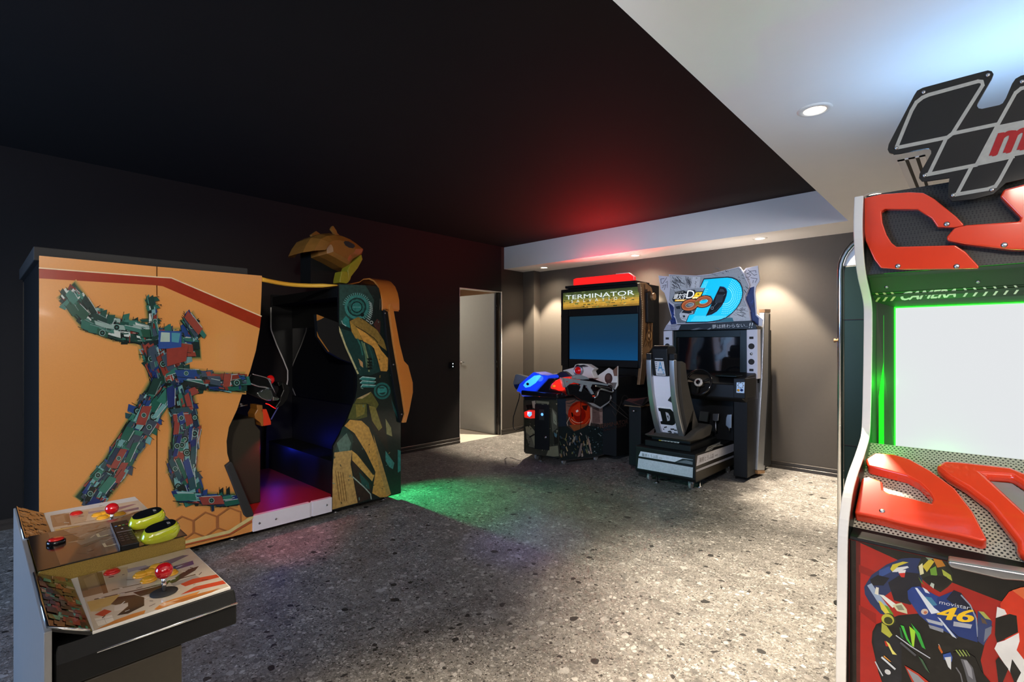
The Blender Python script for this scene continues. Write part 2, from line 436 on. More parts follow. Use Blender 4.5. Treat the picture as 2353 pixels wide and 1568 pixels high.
# corridor behind the doorway
cx0, cx1, cy0, cy1 = -7.6, XL-.12, 2.9, 6.6
struct('floor_corridor', MB().box(cx0, XL, cy0, cy1, -.12, .001), 'corridor_floor')
m = MB(); m.box(cx0-.1, cx0, cy0, cy1, 0, 2.5); m.box(cx0, cx1, cy1, cy1+.1, 0, 2.5); m.box(cx0, cx1, cy0-.1, cy0, 0, 2.5)
struct('wall_corridor', m, 'corridor_wall')
struct('ceiling_corridor', MB().box(cx0, cx1, cy0, cy1, 2.42, 2.5), 'white_ceiling')
# door frame (thin metal lining) and leaf, swung out into the corridor
m = MB(); m.box(XL-.125, XL+.004, DY0, DY0+.006, 0, DZ); m.box(XL-.125, XL+.004, DY0, DY1, DZ-.006, DZ)
m.box(XL-.125, XL+.004, DY1-.004, DY1+.008, 0, DZ+.004)
struct('trim_2', m, 'white_plastic')
m = MB(); m.box(XL-.045, XL-.012, DY1-.035, DY1-.004, 0, DZ-.008); m.box(XL-.09, XL-.06, DY1-.03, DY1-.004, 0, DZ-.008)
for z in (.2, 1.0, 1.85): m.cyl((XL-.052, DY1-.036, z), (XL-.052, DY1-.036, z+.1), .007)
struct('trim_3', m, 'black_gloss')
d = MB(); d.box(XL-.90, XL-.095, DY1-.055, DY1-.012, .008, DZ-.015)
door = struct('door_1', d, 'door_grey', bevel=.002)
m = MB(); hx, hz = XL-.845, 1.06
m.cyl((hx, DY1-.055, hz), (hx, DY1-.063, hz), .024); m.cyl((hx, DY1-.06, hz), (hx, DY1-.10, hz), .009)
m.tube([(hx, DY1-.098, hz), (hx+.03, DY1-.1, hz), (hx+.12, DY1-.1, hz)], .009)
m.build('door_handle', 'steel', door)

# light switch
sw = thing('light_switch', 'small black wall switch with two lit dots beside the open doorway', 'switch', (XL, 4.37, 1.07))
m = MB(); m.box(XL, XL+.009, 4.325, 4.415, 1.015, 1.105); m.build('plate', 'black_gloss', sw, bevel=.002)
for z in (1.083, 1.045):
    m = MB(); m.cyl((XL+.009, 4.385, z), (XL+.011, 4.385, z), .008); plabel(m.build('indicator_light', 'switch_glow', sw), 'white glowing dot')
# downlights
def downlight(x, y, lab, power=60, size=74, blend=.35, r=.058):
    t = thing('downlight', lab, 'ceiling light', (x, y, ZS), 'recessed downlights in the white ceiling border')
    m = MB(); m.lathe((x, y, ZS), (0, 0, -1), [(r*.82, -.002), (r*.82, .006), (r*1.12, .006), (r*1.25, .003), (r*1.27, -.001)], 32); m.build('trim_ring', 'lamp_ring', t)
    m = MB(); m.lathe((x, y, ZS-.0015), (0, 0, -1), [(.0, 0), (r*.4, .0005), (r*.83, .001)], 32); plabel(m.build('lens', 'lamp_glow', t), 'glowing warm lens')
    spot(x, y, ZS-.03, power, size, blend)
def spot(x, y, z, power, size, blend, col=(1., .84, .64), tgt=None, rad=.03):
    l = bpy.data.lights.new('lamp', 'SPOT'); l.energy = power; l.color = col; l.spot_size = math.radians(size); l.spot_blend = blend; l.shadow_soft_size = rad
    o = bpy.data.objects.new('lamp', l); COL.objects.link(o); o.location = (x, y, z)
    if tgt: o.rotation_euler = (Vector(tgt)-Vector((x, y, z))).to_track_quat('-Z', 'Y').to_euler()
    return o
def area(loc, tgt, sx, sy, power, col):
    l = bpy.data.lights.new('lamp', 'AREA'); l.shape = 'RECTANGLE'; l.size = sx; l.size_y = sy; l.energy = power; l.color = col
    o = bpy.data.objects.new('lamp', l); COL.objects.link(o); o.location = loc
    o.rotation_euler = (Vector(tgt)-Vector(loc)).to_track_quat('-Z', 'Y').to_euler()
    return o
def point(loc, power, col, rad=.03):
    l = bpy.data.lights.new('lamp', 'POINT'); l.energy = power; l.color = col; l.shadow_soft_size = rad
    o = bpy.data.objects.new('lamp', l); COL.objects.link(o); o.location = loc
    return o
downlight(-.573, 2.72, 'large warm downlight in the white ceiling above and before the checkered sign', 800, 66, .9)
downlight(-.567, 4.572, 'warm downlight partly hidden behind the top of the racing cabinet', 240, 66, .9)
downlight(-4.639, 5.66, 'small warm downlight at the corner end of the white ceiling border', 500)
downlight(-3.162, 5.66, 'small warm downlight above the machine with the red light bar', 500)
downlight(-1.695, 5.645, 'warm downlight above and right of the cyan D sign', 500)
for x, e in ((-4.639, 30), (-3.162, 62), (-1.695, 62), (-.2, 62)): spot(x, 5.65, ZS-.03, e, 150, 1.)
spot(.25, -.7, 2.42, 210, 44, .8, (1., .88, .74), (.2, 1.9, .75), .1)  # unseen spot added to brighten the racing cabinet's front
# lamps of the same row outside the picture
spot(-.2, 5.65, ZS-.03, 500, 74, .35)
for y in (.87, -.98): spot(-.57, y, ZS-.03, 520, 66, .9)
for y in (.87, 2.72): spot(1.2, y, ZS-.03, 260, 70, .9)
# daylight at the window, corridor lamp
area(((WX0+WX1)/2, YF-.15, (WZ0+WZ1)/2), ((WX0+WX1)/2+.6, YF+3, 1.25), WX1-WX0, WZ1-WZ0, 150, (.38, .60, 1.))
area((-6.4, 4.4, 2.38), (-6.4, 4.4, 0), .8, .8, 20, (1., .87, .70))
# coloured party lights and added fill lights beyond the frame
spot(-4.1, 2.53, .62, 75, 100, 1., (.05, 1., .30), (-3.3, 2.78, 0), .02)
spot(-1.6, .6, 2.7, 120, 17, 1., (.25, .25, 1.), (-2.3, 2.62, 0), .02)
spot(-1.6, .6, 2.7, 110, 12, 1., (1., .12, .25), (-3.32, 1.47, 0), .02)
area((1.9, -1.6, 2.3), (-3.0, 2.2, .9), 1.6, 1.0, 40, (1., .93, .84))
spot(.7, -.75, 2.40, 420, 36, .7, (1., .90, .78), (-3.68, .95, 1.12), .12)      # unseen spot added to brighten the orange panel
spot(-.57, 0.2, 2.42, 430, 46, .8, (.84, .86, 1.), (-2.6, 5.4, 1.45), .12)  # unseen spot added to brighten the rear cabinet fronts

area((1.7, .2, 1.9), (1.2, .6, 3.2), .8, .8, 42, (1., .92, .86))  # added up-light brightening the white ceiling border
vent = thing('air_vent', 'white slot air vent in the white ceiling beside the checkered sign', 'vent', (-.31, 4.25, ZS))
m = MB(); vx0, vx1, vy0, vy1 = -.365, -.235, 3.81, 4.70
for a, b in ((vx0, vx0+.034), (vx0+.052, vx0+.084), (vx0+.102, vx1)): m.box(a, b, vy0, vy1, ZS-.004, ZS)
m.box(vx0, vx1, vy0, vy0+.02, ZS-.004, ZS); m.box(vx0, vx1, vy1-.02, vy1, ZS-.004, ZS)
m.build('frame', 'white_gloss', vent)
m = MB(); m.box(vx0+.03, vx0+.056, vy0+.02, vy1-.02, ZS-.0015, ZS); m.box(vx0+.08, vx0+.106, vy0+.02, vy1-.02, ZS-.0015, ZS)
m.build('slot', 'rubber', vent)
# ================================================================== SIT-IN SHOOTER CABINET (left)
rnd = random.Random(4)
XP = -3.68
px_ = plane('X', XP)
cab = thing('arcade_cabinet', 'large orange sided sit-in arcade cabinet with a wavy opening and blue lit inside', 'arcade machine', (-4.34, 1.37, 0))
S_edge = [(602, 634), (600.8, 678), (597, 755), (588, 806), (575, 852), (564.5, 881), (545, 941), (526, 982), (520.6, 1014), (522, 1042), (527, 1060)]
S_low = [(515, 1070), (563, 1187), (580, 1183), (581, 1221.5)]
def side(y_shift_px=0): return [px_(u, v) for u, v in S_edge+S_low]
zb = .052; zt = 1.822
pp = [Vector((XP, .24, zt)), Vector((XP, .7615, zt))]
m = MB()
m.prism([Vector((XP, .24, zb)), Vector((XP, .762, zb)), Vector((XP, .762, zt)), Vector((XP, .24, zt))], (-.022, 0, 0))
right_part = [Vector((XP, .768, zt))]+side()[:-1]+[Vector((XP, side()[-1].y, zb)), Vector((XP, .768, zb))]
m.prism(right_part, (-.022, 0, 0))
mat('orange_print', 'DB9650', .24, coat=.2, noise=.05, nscale=120)
panel = plabel(m.build('side_panel', 'orange_print', cab), 'glossy orange side panel with a wavy edge')
# artwork: plain machine-part collage in the print's colours
A = Art(px_, (1, 0, 0), .000005)
A.poly('9C2E12', [(90, 617.5), (361, 638.5), (394, 640), (600, 728), (597, 755), (374, 658), (358, 656), (90, 640)])
A.line('E8D0A8', [(90, 616), (361, 637), (394, 639), (600.5, 727)], 2.6)
def limb(pts, w): return (pts, w)
limbs = [limb([(158, 672), (205, 735), (262, 755), (330, 768), (388, 790)], 46), limb([(335, 790), (440, 790)], 62), limb([(370, 800), (396, 900)], 84),
         limb([(425, 868), (490, 878), (552, 880)], 36), limb([(372, 890), (318, 985), (262, 1078), (205, 1150)], 58), limb([(412, 895), (425, 985), (418, 1070), (436, 1140)], 58),
         limb([(420, 1140), (500, 1150), (536, 1148)], 22), limb([(345, 690), (352, 760)], 16), limb([(432, 735), (452, 770)], 26)]
def along(pts, t):
    L = [math.dist(pts[i], pts[i+1]) for i in range(len(pts)-1)]; s = t*sum(L)
    for i, l in enumerate(L):
        if s <= l or i == len(L)-1:
            k = s/l; a, b = pts[i], pts[i+1]
            return (a[0]+(b[0]-a[0])*k, a[1]+(b[1]-a[1])*k), math.atan2(b[1]-a[1], b[0]-a[0])
        s -= l
def quad(c, ang, l, w, sk=0.):
    ca, sa = math.cos(ang), math.sin(ang)
    return [(c[0]+x*ca-y*sa, c[1]+x*sa+y*ca) for x, y in ((-l, -w+sk), (l*.8, -w), (l, w-sk), (-l*.7, w))]
for pts, w in limbs:            # soft dark green surround
    for g, col in ((10, 'C6904E'), (7, 'A0854A'), (4, '5E6A3E'), (1.5, '1C3A2C')):
        for i in range(18):
            c, a = along(pts, (i+.5)/18); A.poly(col, quad(c, a, w*.36+g*.5, w*.5+g-1.5))
pal_up = ['1E4A40', '2C6658', '16302C', '3E7468', '8FA8A0', 'C4CEC8', '10201E', '24503F', '7A2F26', '1B3A34']
pal_mid = ['7C3228', '24427E', '1C2F66', '6E9AA0', '14262A', '8E4034', '2E6A60', '1C3A34', '3A4A5A']
pal_low = ['1C2E66', '24407A', '1E5A4C', '2F7060', '6CA0A0', '10201E', '1A3048', '8C4038', '3A4654', '264A52']
for pts, w in limbs:
    Lt = sum(math.dist(pts[i], pts[i+1]) for i in range(len(pts)-1))
    for lay, (l0, l1, w0, w1, den) in enumerate(((14, 26, 6, 11, 100), (10, 20, 4, 8, 120), (4, 10, 1.2, 3, 240), (14, 30, 5, 12, 420))):
        for i in range(int(Lt*w/den)):
            c, a = along(pts, rnd.random()); o = rnd.uniform(-.42, .42)*w
            c = (c[0]-math.sin(a)*o, c[1]+math.cos(a)*o)
            pal = pal_up if c[1] < 790 and c[0] < 350 else pal_mid if c[1] < 890 else pal_low
            l, q = rnd.uniform(l0, l1), min(rnd.uniform(w0, w1), max(1.5, w*.5-abs(o)*.8))
            col = rnd.choice(pal); t = a+rnd.uniform(-.18, .18)+(1.57 if rnd.random() < .12 else 0)
            A.poly(col, quad(c, t, l, q, rnd.uniform(0, q*.6)))
            if lay != 2: A.line('0C1816', [(c[0]-l*math.cos(t)-q*math.sin(t), c[1]-l*math.sin(t)+q*math.cos(t)), (c[0]+l*.8*math.cos(t)-q*math.sin(t), c[1]+l*.8*math.sin(t)+q*math.cos(t))], 1.1)
            if lay == 2 and i % 3 == 0: A.line('B8C8C4', [(c[0], c[1]), (c[0]+l*math.cos(t), c[1]+l*math.sin(t))], 1.)
            if lay == 3: A.line(rnd.choice(['A8BAB8', '6C8C88', 'B8C4C4']), [(c[0]-l*.7*math.cos(t)+q*math.sin(t), c[1]-l*.7*math.sin(t)-q*math.cos(t)), (c[0]+l*.7*math.cos(t)+q*math.sin(t), c[1]+l*.7*math.sin(t)-q*math.cos(t))], 1.3)
            if lay == 3 and i % 3 == 0: A.disc('10231F', c, rnd.uniform(5, 9)); A.ring('7FA29A', c, rnd.uniform(4, 7), 1.6, n=16); A.disc('3C6A62', c, 2.5)
A.poly('2E4E90', [(362, 760), (415, 762), (414, 800), (362, 802)]).poly('A8C0B4', [(368, 764), (388, 765), (388, 786), (366, 786)]).poly('4C90A0', [(392, 765), (412, 766), (408, 788), (392, 786)])
A.poly('8E3A30', [(380, 802), (430, 796), (425, 830), (382, 842)])
for hx, hy in ((415, 1213), (469, 1203.5), (524, 1193)):
    if hy < 1180: continue
    A.line('A8683A', [(hx+30*math.cos(a), hy+28*math.sin(a)-5*math.cos(a)) for a in [math.pi/6+math.pi/3*i for i in range(7)]], 3)
A.poly('D8C888', [(578, 1182), (523, 1217), (419, 1242), (300, 1268), (300, 1275), (419, 1249), (525, 1224), (579, 1190)])
A.poly('B8582E', [(575, 1195), (525, 1224), (419, 1249), (300, 1275), (300, 1278), (419, 1252), (526, 1227), (576, 1198)])
A.poly('3A3020', [(366, 700), (369, 700), (369, 703), (366, 703)])
A.build('printed_graphic', 'print_gloss', panel)
m = MB(); far = [Vector((-4.98, p.y, p.z)) for p in side()[:-1]]
m.prism([Vector((-4.98, .24, zt))]+far+[Vector((-4.98, 1.31, zb)), Vector((-4.98, .24, zb))], (-.022, 0, 0)); m.build('far_side_panel', 'black_plastic', cab)
m = MB(); m.box(-4.98, XP-.022, .245, .45, zb, 1.80); m.box(-4.98, XP-.022, .45, 1.30, 1.76, 1.80); m.box(-4.98, XP-.022, .45, 1.10, zb, .16)
m.build('seat_module_shell', 'black_satin', cab)
m = MB(); m.box(-4.94, -3.72, .22, 1.30, 1.80, 1.875); m.build('roof_slab', 'rubber', cab, bevel=.004)
m = MB(); m.box(-4.9, -3.74, .46, 1.08, .16, .52); m.box(-4.9, -3.74, .46, .62, .52, 1.25); m.build('bench_seat', 'seat_black', cab, bevel=.03, seg=4)
m = MB(); m.prism([px_(u, v)+Vector((.001, 0, 0)) for u, v in ((515, 1070), (527, 1060), (531, 1062), (580, 1180), (578, 1185), (563, 1187.5), (558, 1182))], (.03, 0, 0))
m.build('padded_edge', 'rubber', cab, bevel=.006, seg=3)
# foot platform with kick plate
m = MB(); m.box(-4.98, XP-.02, 1.10, 2.13, .055, .160); m.build('foot_platform', 'platform_red', cab)
kp = MB(); y0, y1, yf = onX(581, 1186, -3.665).y, onX(763, 1143, -3.665).y, onX(712, 1160, -3.665).y
kp.box(XP-.02, -3.665, y0+.002, yf, .052, .162); kp.box(XP-.02, -3.665, yf+.022, y1, .052, .162); kp.prism([(-3.665, yf, .162), (-3.665, yf, .052), (-3.674, yf+.012, .052), (-3.674, yf+.022, .052), (-3.674, yf+.022, .162), (-3.674, yf+.012, .162)], (-.006, 0, 0))
k = kp.build('kick_plate', 'lilac_white', cab, bevel=.0015)
for u, v in ((596, 1203), (634, 1193), (751, 1161)):
    p = onX(u, v, -3.665); m = MB(); m.lathe(p, (1, 0, 0), [(.008, 0), (.008, .003), (.004, .005), (0, .005)], 12); m.build('bolt', 'steel', k)
# levelling feet
for x, y in ((-3.78, .34), (-3.78, 1.22), (-3.78, 1.98), (-3.78, 2.42), (-4.85, .34), (-4.85, 2.42)):
    m = MB(); m.lathe((x, y, 0), (0, 0, 1), [(.028, 0), (.028, .010), (.012, .014), (.012, .056)], 16); m.build('levelling_foot', 'steel', cab)
# screen module on the right end
o6 = crop(760, 640, 6.03); o4 = crop(480, 840, 3.92)
R_out = [(778, 651.8), (862.8, 657.5), (870.5, 662), (878, 716), (920.5, 968), (921, 1131), (888, 1142), (763.7, 1172), (763.7, 1120), (765.7, 1026), (778.5, 1003), (799, 962), (816.7, 914), (820.6, 891), (820.5, 865.5), (809.8, 835.7), (793, 794), (779, 752.8), (778, 745)]
def rz(p):
    if abs(p.z-.05) < .035: p.z = zb
    return p
R3 = [rz(px_(u, v)) for u, v in R_out]
m = MB(); m.prism(R3, (-.022, 0, 0)); rp = plabel(m.build('end_side_panel', 'black_gloss', cab), 'wavy edged side panel with worn yellow and teal machinery print')
A = Art(px_, (1, 0, 0), .000005)
A.poly('12211F', R_out)
T = lambda *p: [o6(*q) for q in p]
Q = lambda *p: [o4(*q) for q in p]
tl = ['1F5A55', '2A726C', '164440', '3C8C86', '0E2A28', '205049', '4E9A94']
# gear wheel
A.poly('2A4A44', T((120, 90), (480, 95), (600, 300), (560, 560), (300, 560), (120, 640)))
for i in range(26):
    a = math.radians(190+i*9); A.poly('5E9A94', [(819.7+25*math.cos(a), 706+25*math.sin(a)), (819.7+33*math.cos(a), 706+33*math.sin(a)), (819.7+33*math.cos(a+.07), 706+33*math.sin(a+.07)), (819.7+25*math.cos(a+.07), 706+25*math.sin(a+.07))])
A.disc('1A3C3A', (819.7, 706), 27).ring('3A837D', (819.7, 706), 25, 6).disc('0E2220', (819.7, 706), 19).ring('2C6E68', (819.7, 706), 16, 5, n=12).disc('2E7A74', (819.7, 706), 11).line('6AA8A2', [(811, 706), (828, 706)], 1.2)
A.disc('0C1A1A', o6(435, 505), 4.5).disc('2E6660', o6(260, 365), 5)
for i in range(11): A.line('A8B8B4', [o6(520+i*4-(i-5)**2*1.2, 575-i*25), o6(555+i*4-(i-5)**2*1.2, 600-i*25)], 2)
A.ring('B0BAB4', o6(563, 612), 3.2, 1.6)
A.poly('2C7A74', T((150, 590), (210, 520), (250, 560), (270, 690), (200, 660))).line('A8C4C0', T((150, 590), (165, 630), (210, 660)), 1.6)
A.poly('4A2A26', T((590, 640), (640, 560), (690, 600), (680, 760), (640, 720)))
# worn yellow arm plate
A.poly('8C7136', T((262, 592), (380, 535), (480, 590), (640, 715), (735, 860), (780, 1010), (640, 900), (500, 770), (350, 665)))
A.poly('D29A48', T((350, 668), (500, 770), (640, 900), (700, 1000), (795, 1110), (790, 1260), (775, 1290), (690, 1285), (650, 1130), (600, 970), (560, 930), (450, 870)))
A.poly('A9863C', T((262, 592), (350, 668), (440, 860), (330, 830), (300, 800)))
A.line('40351C', T((350, 668), (480, 745), (600, 830), (650, 890)), 2)
# pipes and ribs below
A.poly('183A38', T((120, 690), (290, 740), (340, 830), (560, 930), (640, 1130), (690, 1290), (560, 1340), (400, 1350), (330, 1200)))
A.poly('B9B487', T((112, 660), (118, 740), (200, 960), (300, 1180), (370, 1330), (390, 1320), (300, 1120), (210, 920), (140, 720)))
for i, (a, b) in enumerate((((370, 840), (440, 1060)), ((430, 880), (500, 1230)), ((520, 930), (590, 1200)), ((460, 900), (530, 1290)))):
    A.line(('2E6A62', '5A7C60', '20524E', '7C8A60')[i], [o6(*a), o6((a[0]+b[0])/2+15, (a[1]+b[1])/2), o6(*b)], 3.2)
for i in range(4): A.poly('0C1816', T((500, 1110+i*42), (560, 1100+i*42), (580, 1130+i*42), (520, 1142+i*42)))
A.poly('B08A5C', T((380, 1110), (440, 1160), (450, 1240), (410, 1210)))
for i in range(3): A.line('9CC4C0', T((400+i*10, 1395+i*55), (440, 1365+i*55), (620, 1385+i*50)), 2.2); A.poly('2E7C78', T((400+i*10, 1400+i*55), (440, 1372+i*55), (620, 1390+i*50), (600, 1415+i*48), (430, 1410+i*50)))
# lower gear and plates
A.poly('5B5A2A', Q((1330, 300), (1460, 238), (1530, 350), (1510, 390), (1420, 342), (1310, 342))).poly('A8946A', Q((1330, 300), (1460, 238), (1440, 262), (1380, 300)))
A.disc('123634', (878, 898.7), 20).ring('1F6662', (878, 898.7), 17, 4).ring('2C7C78', (878, 898.7), 10, 3).poly('2F8A86', Q((1525, 210), (1600, 205), (1600, 240), (1525, 250)))
A.poly('4F5528', Q((1300, 345), (1420, 345), (1425, 465), (1330, 490), (1250, 482))).poly('7C7434', Q((1320, 352), (1410, 352), (1400, 440), (1330, 470)))
A.poly('1C3A36', Q((1200, 560), (1230, 540), (1300, 640), (1280, 800), (1130, 780))).poly('54746A', Q((1150, 700), (1240, 610), (1280, 700), (1260, 790), (1180, 790)))
A.poly('24201A', Q((1430, 350), (1520, 400), (1600, 640), (1620, 790), (1560, 700), (1470, 560)))
A.poly('7F763A', Q((1440, 360), (1500, 380), (1560, 560), (1530, 590), (1470, 500)))
A.poly('C79A4C', Q((1220, 545), (1270, 490), (1375, 500), (1440, 560), (1560, 880), (1640, 1160), (1600, 1185), (1540, 1190), (1470, 1150), (1500, 960), (1420, 790), (1310, 610)))
A.poly('AF8E50', Q((1480, 620), (1560, 880), (1640, 1160), (1600, 1170), (1540, 960)))
A.poly('33271F', Q((1280, 830), (1330, 900), (1460, 1080), (1450, 1200), (1340, 1240)))
A.poly('1F4C4A', Q((1350, 960), (1440, 1060), (1450, 1120), (1380, 1090))).line('9DB0A8', Q((1290, 1000), (1400, 1100), (1455, 1160), (1462, 1205)), 2.5)
A.poly('C9A052', Q((1290, 770), (1330, 800), (1490, 990), (1470, 1045), (1290, 855)))
A.line('2A2A20', Q((1330, 790), (1480, 985)), 2)
A.poly('B9985A', Q((1114, 940), (1130, 785), (1290, 765), (1275, 890), (1340, 1240), (1200, 1275), (1112, 1300)))
for i in range(4): A.line('7E5C2C', Q((1140+i*22, 950+i*6), (1175+i*22, 1215+i*2)), 1.6)
A.poly('3C8682', Q((1590, 770), (1670, 880), (1650, 960), (1590, 860))).poly('2F7C7A', Q((1700, 760), (1727, 770), (1727, 950), (1700, 970))).poly('1C504E', Q((1640, 300), (1690, 420), (1700, 480), (1660, 400)))
A.poly('8C8A5C', Q((1590, 480), (1640, 560), (1650, 640), (1600, 620))).poly('0F2422', Q((1570, 880), (1727, 980), (1727, 1140), (1640, 1150), (1600, 1010)))
for i in range(70):
    x, y = rnd.uniform(765, 915), rnd.uniform(670, 1160)
    if inside((x, y), R_out): A.poly(rnd.choice(['2A2A1C', '1A3A36', '6A8A80', '8C7A44']), quad((x, y), rnd.uniform(0, 3), rnd.uniform(1, 4), rnd.uniform(.4, 1.1)))
A.build('printed_graphic', 'print_grunge', rp)
m = MB(); m.box(-4.98, XP-.022, 2.15, 2.50, zb, 1.80); m.box(-4.98, XP-.022, 1.96, 2.15, 1.72, 1.80); m.box(-4.98, XP-.022, 1.93, 2.15, zb, .42); m.build('screen_module_shell', 'black_satin', cab)
m = MB(); m.prism([Vector((-4.98, p.y, p.z)) for p in R3], (-.022, 0, 0)); fp = m.build('far_end_panel', 'black_plastic', cab)
m = MB(); e = [R3[i] for i in (18, 17, 16, 15, 14, 13, 12, 11, 10)]; m.tube([Vector((-4.978, R3[0].y-.006, 1.7))]+[Vector((-4.978, p.y-.006, p.z)) for p in e], .006); m.build('edge_trim', 'white_plastic', fp)
m = MB(); m.prism([px_(u, v)-Vector((.002, 0, 0)) for u, v in [crop(480, 500, 4.356)(*q) for q in ((1080, 970), (1300, 1055), (1300, 1110), (1440, 1460), (1330, 1420), (1200, 1345), (1095, 1190))]], (-.05, 0, 0))
hd = m.build('monitor_hood', 'black_plastic', cab); m = MB(); m.prism([px_(u, v)-Vector((.0005, 0, 0)) for u, v in [crop(480, 500, 4.356)(*q) for q in ((1080, 970), (1155, 1000), (1120, 1020), (1082, 1035))]], (-.004, 0, 0)); m.build('hood_edge', 'orange_dull', hd); m = MB(); m.prism([px_(u, v)-Vector((.0005, 0, 0)) for u, v in [crop(480, 500, 4.356)(*q) for q in ((1082, 1140), (1100, 1190), (1205, 1345), (1198, 1347), (1090, 1195))]], (-.004, 0, 0)); m.build('hood_edge', 'orange_dull', hd)
m = MB(); m.box(-4.9, -3.75, 2.12, 2.149, .85, 1.5); m.build('monitor', 'glass_dark', cab)
# orange fender shell round the end of the screen module
o8 = crop(840, 630, 4.356)
arm = [o8(*q) for q in ((168, 352), (212, 370), (225, 300), (250, 318), (320, 700), (362, 868), (405, 915), (450, 1085), (452, 1180), (415, 1370), (384, 1482), (350, 1486), (362, 1445), (375, 1400), (335, 1130), (260, 700), (215, 380))]
m = MB(); m.prism([onX(u, v, -3.66) for u, v in arm], (.035, 0, 0)); 
arch = [onY(*o8(*q), 2.333) for q in ((-60, 75), (-20, 45), (40, 40), (85, 62), (125, 110), (150, 175), (165, 250), (168, 350))]
top = [Vector((-4.95, 2.333, arch[0].z-.02))]+arch
outer = [p.copy() for p in top]
for i in range(len(top)-1):
    a, b = top[i], top[i+1]; a2, b2 = a+Vector((0, .17, 0)), b+Vector((0, .17, 0))
    m.mesh([a, b, b2, a2], [(0, 1, 2, 3)], 0, None, True); dn = Vector((-.012, 0, -.012)); m.mesh([a+dn, b+dn, b2+dn, a2+dn], [(3, 2, 1, 0)], 0, None, True); m.mesh([a, b, b+dn, a+dn], [(0, 1, 2, 3)])
fd = plabel(m.build('fender_shell', 'orange_lacquer', cab, bevel=.012, seg=4), 'glossy orange moulded shell wrapping the end')
m = MB(); bp_ = [o8(*q) for q in ((168, 352), (190, 352), (212, 375), (378, 1400), (372, 1425), (350, 1452), (348, 1486), (330, 1486), (270, 1150), (190, 620))]
m.prism([onX(u, v, XP+.002) for u, v in bp_], (.03, 0, 0)); bkp = m.build('fender_bracket', 'black_satin', cab, bevel=.002)
for q in ((197, 393), (280, 907), (362, 1405)):
    p = onX(*o8(*q), XP+.032); m = MB(); m.lathe(p, (1, 0, 0), [(.007, 0), (.007, .002), (0, .004)], 10); m.build('bolt', 'steel', bkp)
# yellow hose between the two modules
a, b = Vector((-3.70, 1.378, 1.805)), Vector((-3.70, 1.958, 1.812))
m = MB(); P = []
for i in range(13):
    t = i/12; p = a.lerp(b, t); p.z -= .012*math.sin(math.pi*t); p.x -= .10*math.sin(math.pi*t); P.append(p)
m.tube(P, [.016]*11+[.010, .005], 10); m.build('canopy_hose', 'yellow_tube', cab)
# orange moulded topper on the roof of the screen module
o9 = crop(680, 510, 9.8)
oX = lambda q, X: onX(*o9(*q), X)
shell = [(150, 690), (230, 520), (340, 360), (520, 275), (760, 255), (960, 290), (1150, 370), (1330, 490), (1515, 640), (1480, 730), (1400, 830), (1250, 900), (1140, 1085), (1000, 1030), (740, 880), (510, 770), (495, 590), (440, 470), (380, 440), (300, 500), (200, 640)]
cx_, cy_ = 900, 650
m = MB()
rings = []
for X, k in ((-4.03, .5), (-4.05, .8), (-4.14, 1.), (-4.42, 1.), (-4.52, .86), (-4.56, .6)):
    rings.append([oX((cx_+(x-cx_)*max(k, .02), cy_+(y-cy_)*max(k, .02)), -4.14)+Vector((X+4.14, 0, 0)) for x, y in shell])
m.loft(rings, sm=False); tp = plabel(m.build('roof_topper', 'orange_dull', cab), 'faceted orange moulded hood on a black stand')

m = MB(); vent_pts = [(1080, 460), (1110, 430), (1190, 440), (1310, 510), (1335, 550), (1290, 595), (1200, 580), (1120, 530)]
m.prism([oX(q, -4.025) for q in vent_pts], (-.09, 0, 0)); m.build('vent_hole', 'rubber', tp)
m = MB(); m.prism([oX(q, -4.08) for q in ((825, 92), (850, 95), (915, 195), (935, 250), (1085, 400), (1060, 470), (900, 310), (788, 160))], (-.03, 0, 0)); m.build('fin', 'orange_dull', tp, bevel=.003); m = MB(); m.prism([oX(q, -4.3) for q in ((340, 290), (460, 205), (545, 265), (500, 320), (360, 350))], (-.03, 0, 0)); m.build('fin', 'orange_dull', tp, bevel=.003)
m = MB(); m.prism([oX(q, -4.03) for q in ((1160, 1090), (1220, 960), (1480, 735), (1505, 845), (1400, 1040), (1250, 1230), (1225, 1310), (1180, 1360), (1170, 1150))], (-.12, 0, 0)); m.prism([oX(q, -4.03) for q in ((990, 1290), (1030, 1110), (1150, 1120), (1190, 1200), (1200, 1350), (1150, 1390), (985, 1370))], (-.12, 0, 0)); plabel(m.build('topper_bracket', 'yellow_lime', tp, bevel=.006), 'dull yellow-green bracket plates')
m = MB(); b0 = oX((560, 880), -4.1); m.prism([oX(q, -4.12) for q in ((150, 700), (300, 500), (400, 470), (520, 780), (900, 1000), (990, 1100), (980, 1400), (200, 1400), (160, 900))], (-.3, 0, 0)) if 0 else m.prism([oX(q, -4.28) for q in ((330, 640), (520, 760), (900, 960), (990, 1100), (980, 1440), (330, 1440))], (-.2, 0, 0)); m.build('topper_stand', 'black_plastic', tp)
